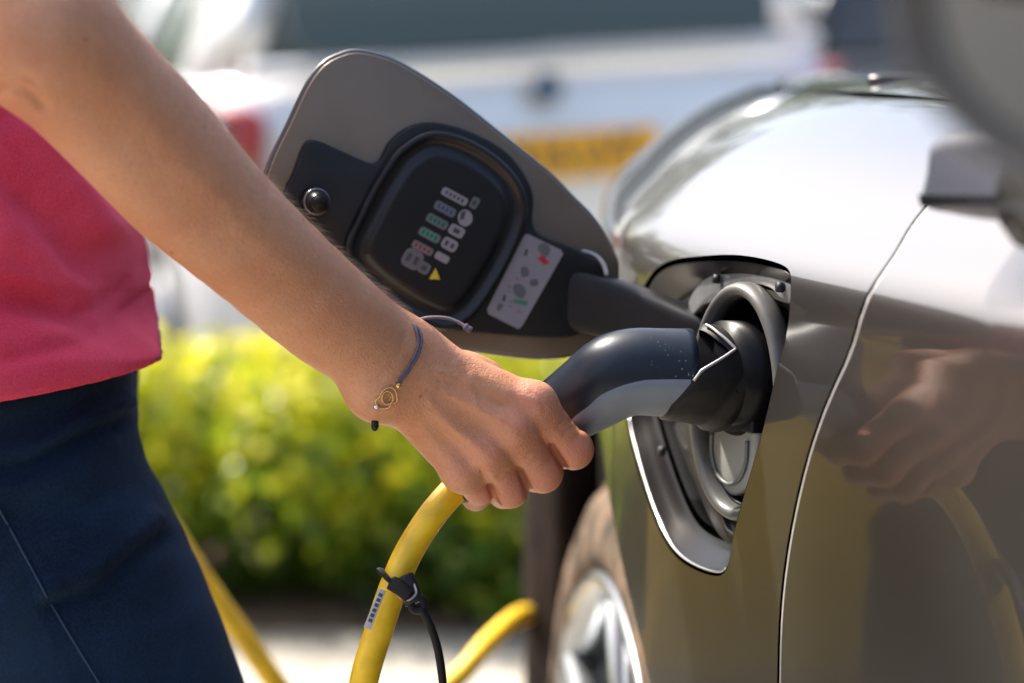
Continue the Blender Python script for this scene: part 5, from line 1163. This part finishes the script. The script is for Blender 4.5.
# shoes, hair, face
sho = []
for an in (ankR, ankL): sho += [tube_vf(crom([an + [-.045, 0, -.045], an + [.0, 0, -.04], an + [.09, 0, -.052], an + [.175, 0, -.066], an + [.20, 0, -.07]], 5), (np.interp(np.arange(21), [0, 3, 10, 17, 20], [.02, .044, .038, .024, .008]), np.interp(np.arange(21), [0, 3, 10, 17, 20], [.02, .036, .045, .036, .012])), seg=18, up=(0, 0, 1))]
for k in range(2): V, F = sho[k]; V = np.array(V); V[:, 2] = np.maximum(V[:, 2], .001); mk('shoe', V, F, mat_cache('white_trainer', (.5, .5, .5), .6), person)
Hf = cloth_field((-.54, 1.32, 1.34), (-.22, 1.58, 1.74), .006)
Hf.group([ball(hdc + [-.018, 0, .018], .103), cap(hdc + [-.07, 0, -.02], hdc + [-.10, 0, -.20], .06, .03)], .02, .01); X, Y, Z = Hf.ax[0][:, None, None], Hf.ax[1][None, :, None], Hf.ax[2][None, None, :]
Hf.F = smax(Hf.F, ((X - (hdc[0] + .045)) * .8 - (Z - hdc[2] - .05) * .6).astype(np.float32) + 0 * Y, .02)
V, Q = Hf.mesh(2); mk_q('hair', V, Q, mat('brown_hair', (.12, .065, .035), .5, var=.4, vscale=60), person)
for sy in (-1, 1):
    V, F = tube_vf([hdc + [.078, sy * .032, .008], hdc + [.088, sy * .032, .006]], np.array([.011, .006]), seg=14); mk('eye', V, F, M['st_dark'], person)
V, F = tube_vf(crom([hdc + [.082, -.022, -.062], hdc + [.094, 0, -.06], hdc + [.082, .022, -.062]], 4), .0045, seg=8); mk('mouth', V, F, mat('lips', (.42, .12, .1), .5), person)

# ---- bracelet, sitting on the skin
bv = np.array([v.co[:] for v in body.data.vertices]); bx, by, bd = proj(bv)
vis = (bd < 1.31)
def on_skin(x, y, off):
    k = np.nonzero(vis & (np.abs(bx - x) < 5) & (np.abs(by - y) < 5))[0]
    if len(k) == 0: return P(x, y, 1.298 - off)
    wt = np.exp(-.5 * ((bx[k] - x) ** 2 + (by[k] - y) ** 2) / 2.2 ** 2); return P(x, y, float((bd[k] * wt).sum() / wt.sum()) - off)
br = empty('bracelet', P(395, 375, 1.285), 'grey cord bracelet with gold flower charm on the right wrist', 'bracelet')
cA = [on_skin(x, y, .0012) for x, y in [(415, 325), (420.5, 333), (421.5, 343), (417, 357), (410, 369), (402, 380), (399, 384)]]
cB = [on_skin(x, y, .0011) for x, y in [(411, 323), (416, 330), (418.5, 339), (418, 347), (414, 357), (407, 369), (399, 381)]]
back = [P(386, 412, 1.296), P(372, 408, 1.31), P(368, 398, 1.325), P(384, 368, 1.336), P(408, 340, 1.33), P(420, 327, 1.315), P(422, 330, 1.303)]
lowr = [on_skin(x, y, .0012) for x, y in [(378, 407), (370, 406)]]
tube('cord', crom([P(363, 405, 1.303)] + lowr[::-1], 5), .0011, M['cord'], br, seg=8)
tube('cord', crom([P(423, 333, 1.304)] + cA, 6), .00085, M['cord'], br, seg=8); tube('cord', crom([P(417, 327, 1.306)] + cB, 6), .00085, M['cord'], br, seg=8)
tube('cord', crom([P(363, 405, 1.303), P(360, 400, 1.316), P(372, 378, 1.33), P(400, 345, 1.332), P(418, 328, 1.318), P(423, 333, 1.304)], 6), .0015, M['cord'], br, seg=8)
tube('cord', crom([P(412, 324, 1.310), P(418, 320, 1.304), P(430, 317.5, 1.296), P(446, 318, 1.292), P(458, 322, 1.290), P(466, 327, 1.288)], 8), .00095, M['cord'], br, seg=8)
tube('knot', crom([P(464, 325.5, 1.288), P(468, 328.5, 1.288), P(471.5, 331, 1.288)], 4), np.array([.0012, .0019, .0021, .0016, .0018, .002, .0018, .0021, .0010]), M['cord'], br, seg=10)
tube('cord', crom([on_skin(371, 407, .0012), on_skin(373, 414, .002), P(374.5, 420, 1.287)], 5), .0007, M['cord'], br, seg=6)
tube('knot', crom([P(374.5, 418, 1.287), P(375, 424, 1.287), P(374.5, 431, 1.287)], 4), np.array([.001, .0016, .0019, .0021, .002, .0022, .002, .0016, .0008]), M['black'], br, seg=10)
tube('bead', np.array([on_skin(400, 384, .0016), on_skin(396.5, 387, .0016)]), .0013, M['gold'], br, seg=10); tube('bead', np.array([on_skin(374, 407, .0016), on_skin(378.5, 407, .0016)]), .0012, M['chrome'], br, seg=10)
chc = np.array([386.5, 397.5]); ch = bpy.data.objects.new('flower_charm', None); COL.objects.link(ch); ch.parent = br; ch.matrix_parent_inverse = Matrix.Translation(br.location).inverted(); ch.location = P(386.5, 397.5, 1.285)
dN = {}
def charm(pts, closed=True, r=.00034, n=4):
    q = crom(np.array(pts, float), n, closed); c3 = [on_skin(x, y, .0012) for x, y in q]; tube('gold_wire', np.array(c3), r, M['gold'], ch, seg=6, closed=closed)
charm([(384, 390), (388.5, 387.5), (393, 388), (395.5, 391.5), (397, 397), (396.5, 402), (392, 403.5), (388, 404)], False)
charm([(384, 390), (381.5, 393), (379.5, 397), (376, 400), (376.5, 405), (380, 408), (385, 408.5), (389, 407.5), (391, 404)], False)
charm([(387.5 + 5.6 * math.cos(a), 398 + 6.6 * math.sin(a)) for a in np.linspace(0, 2 * np.pi, 13)[:-1]])
charm([(383.5, 394.5), (391.5, 395.5), (386.5, 402.5)], True, n=1)
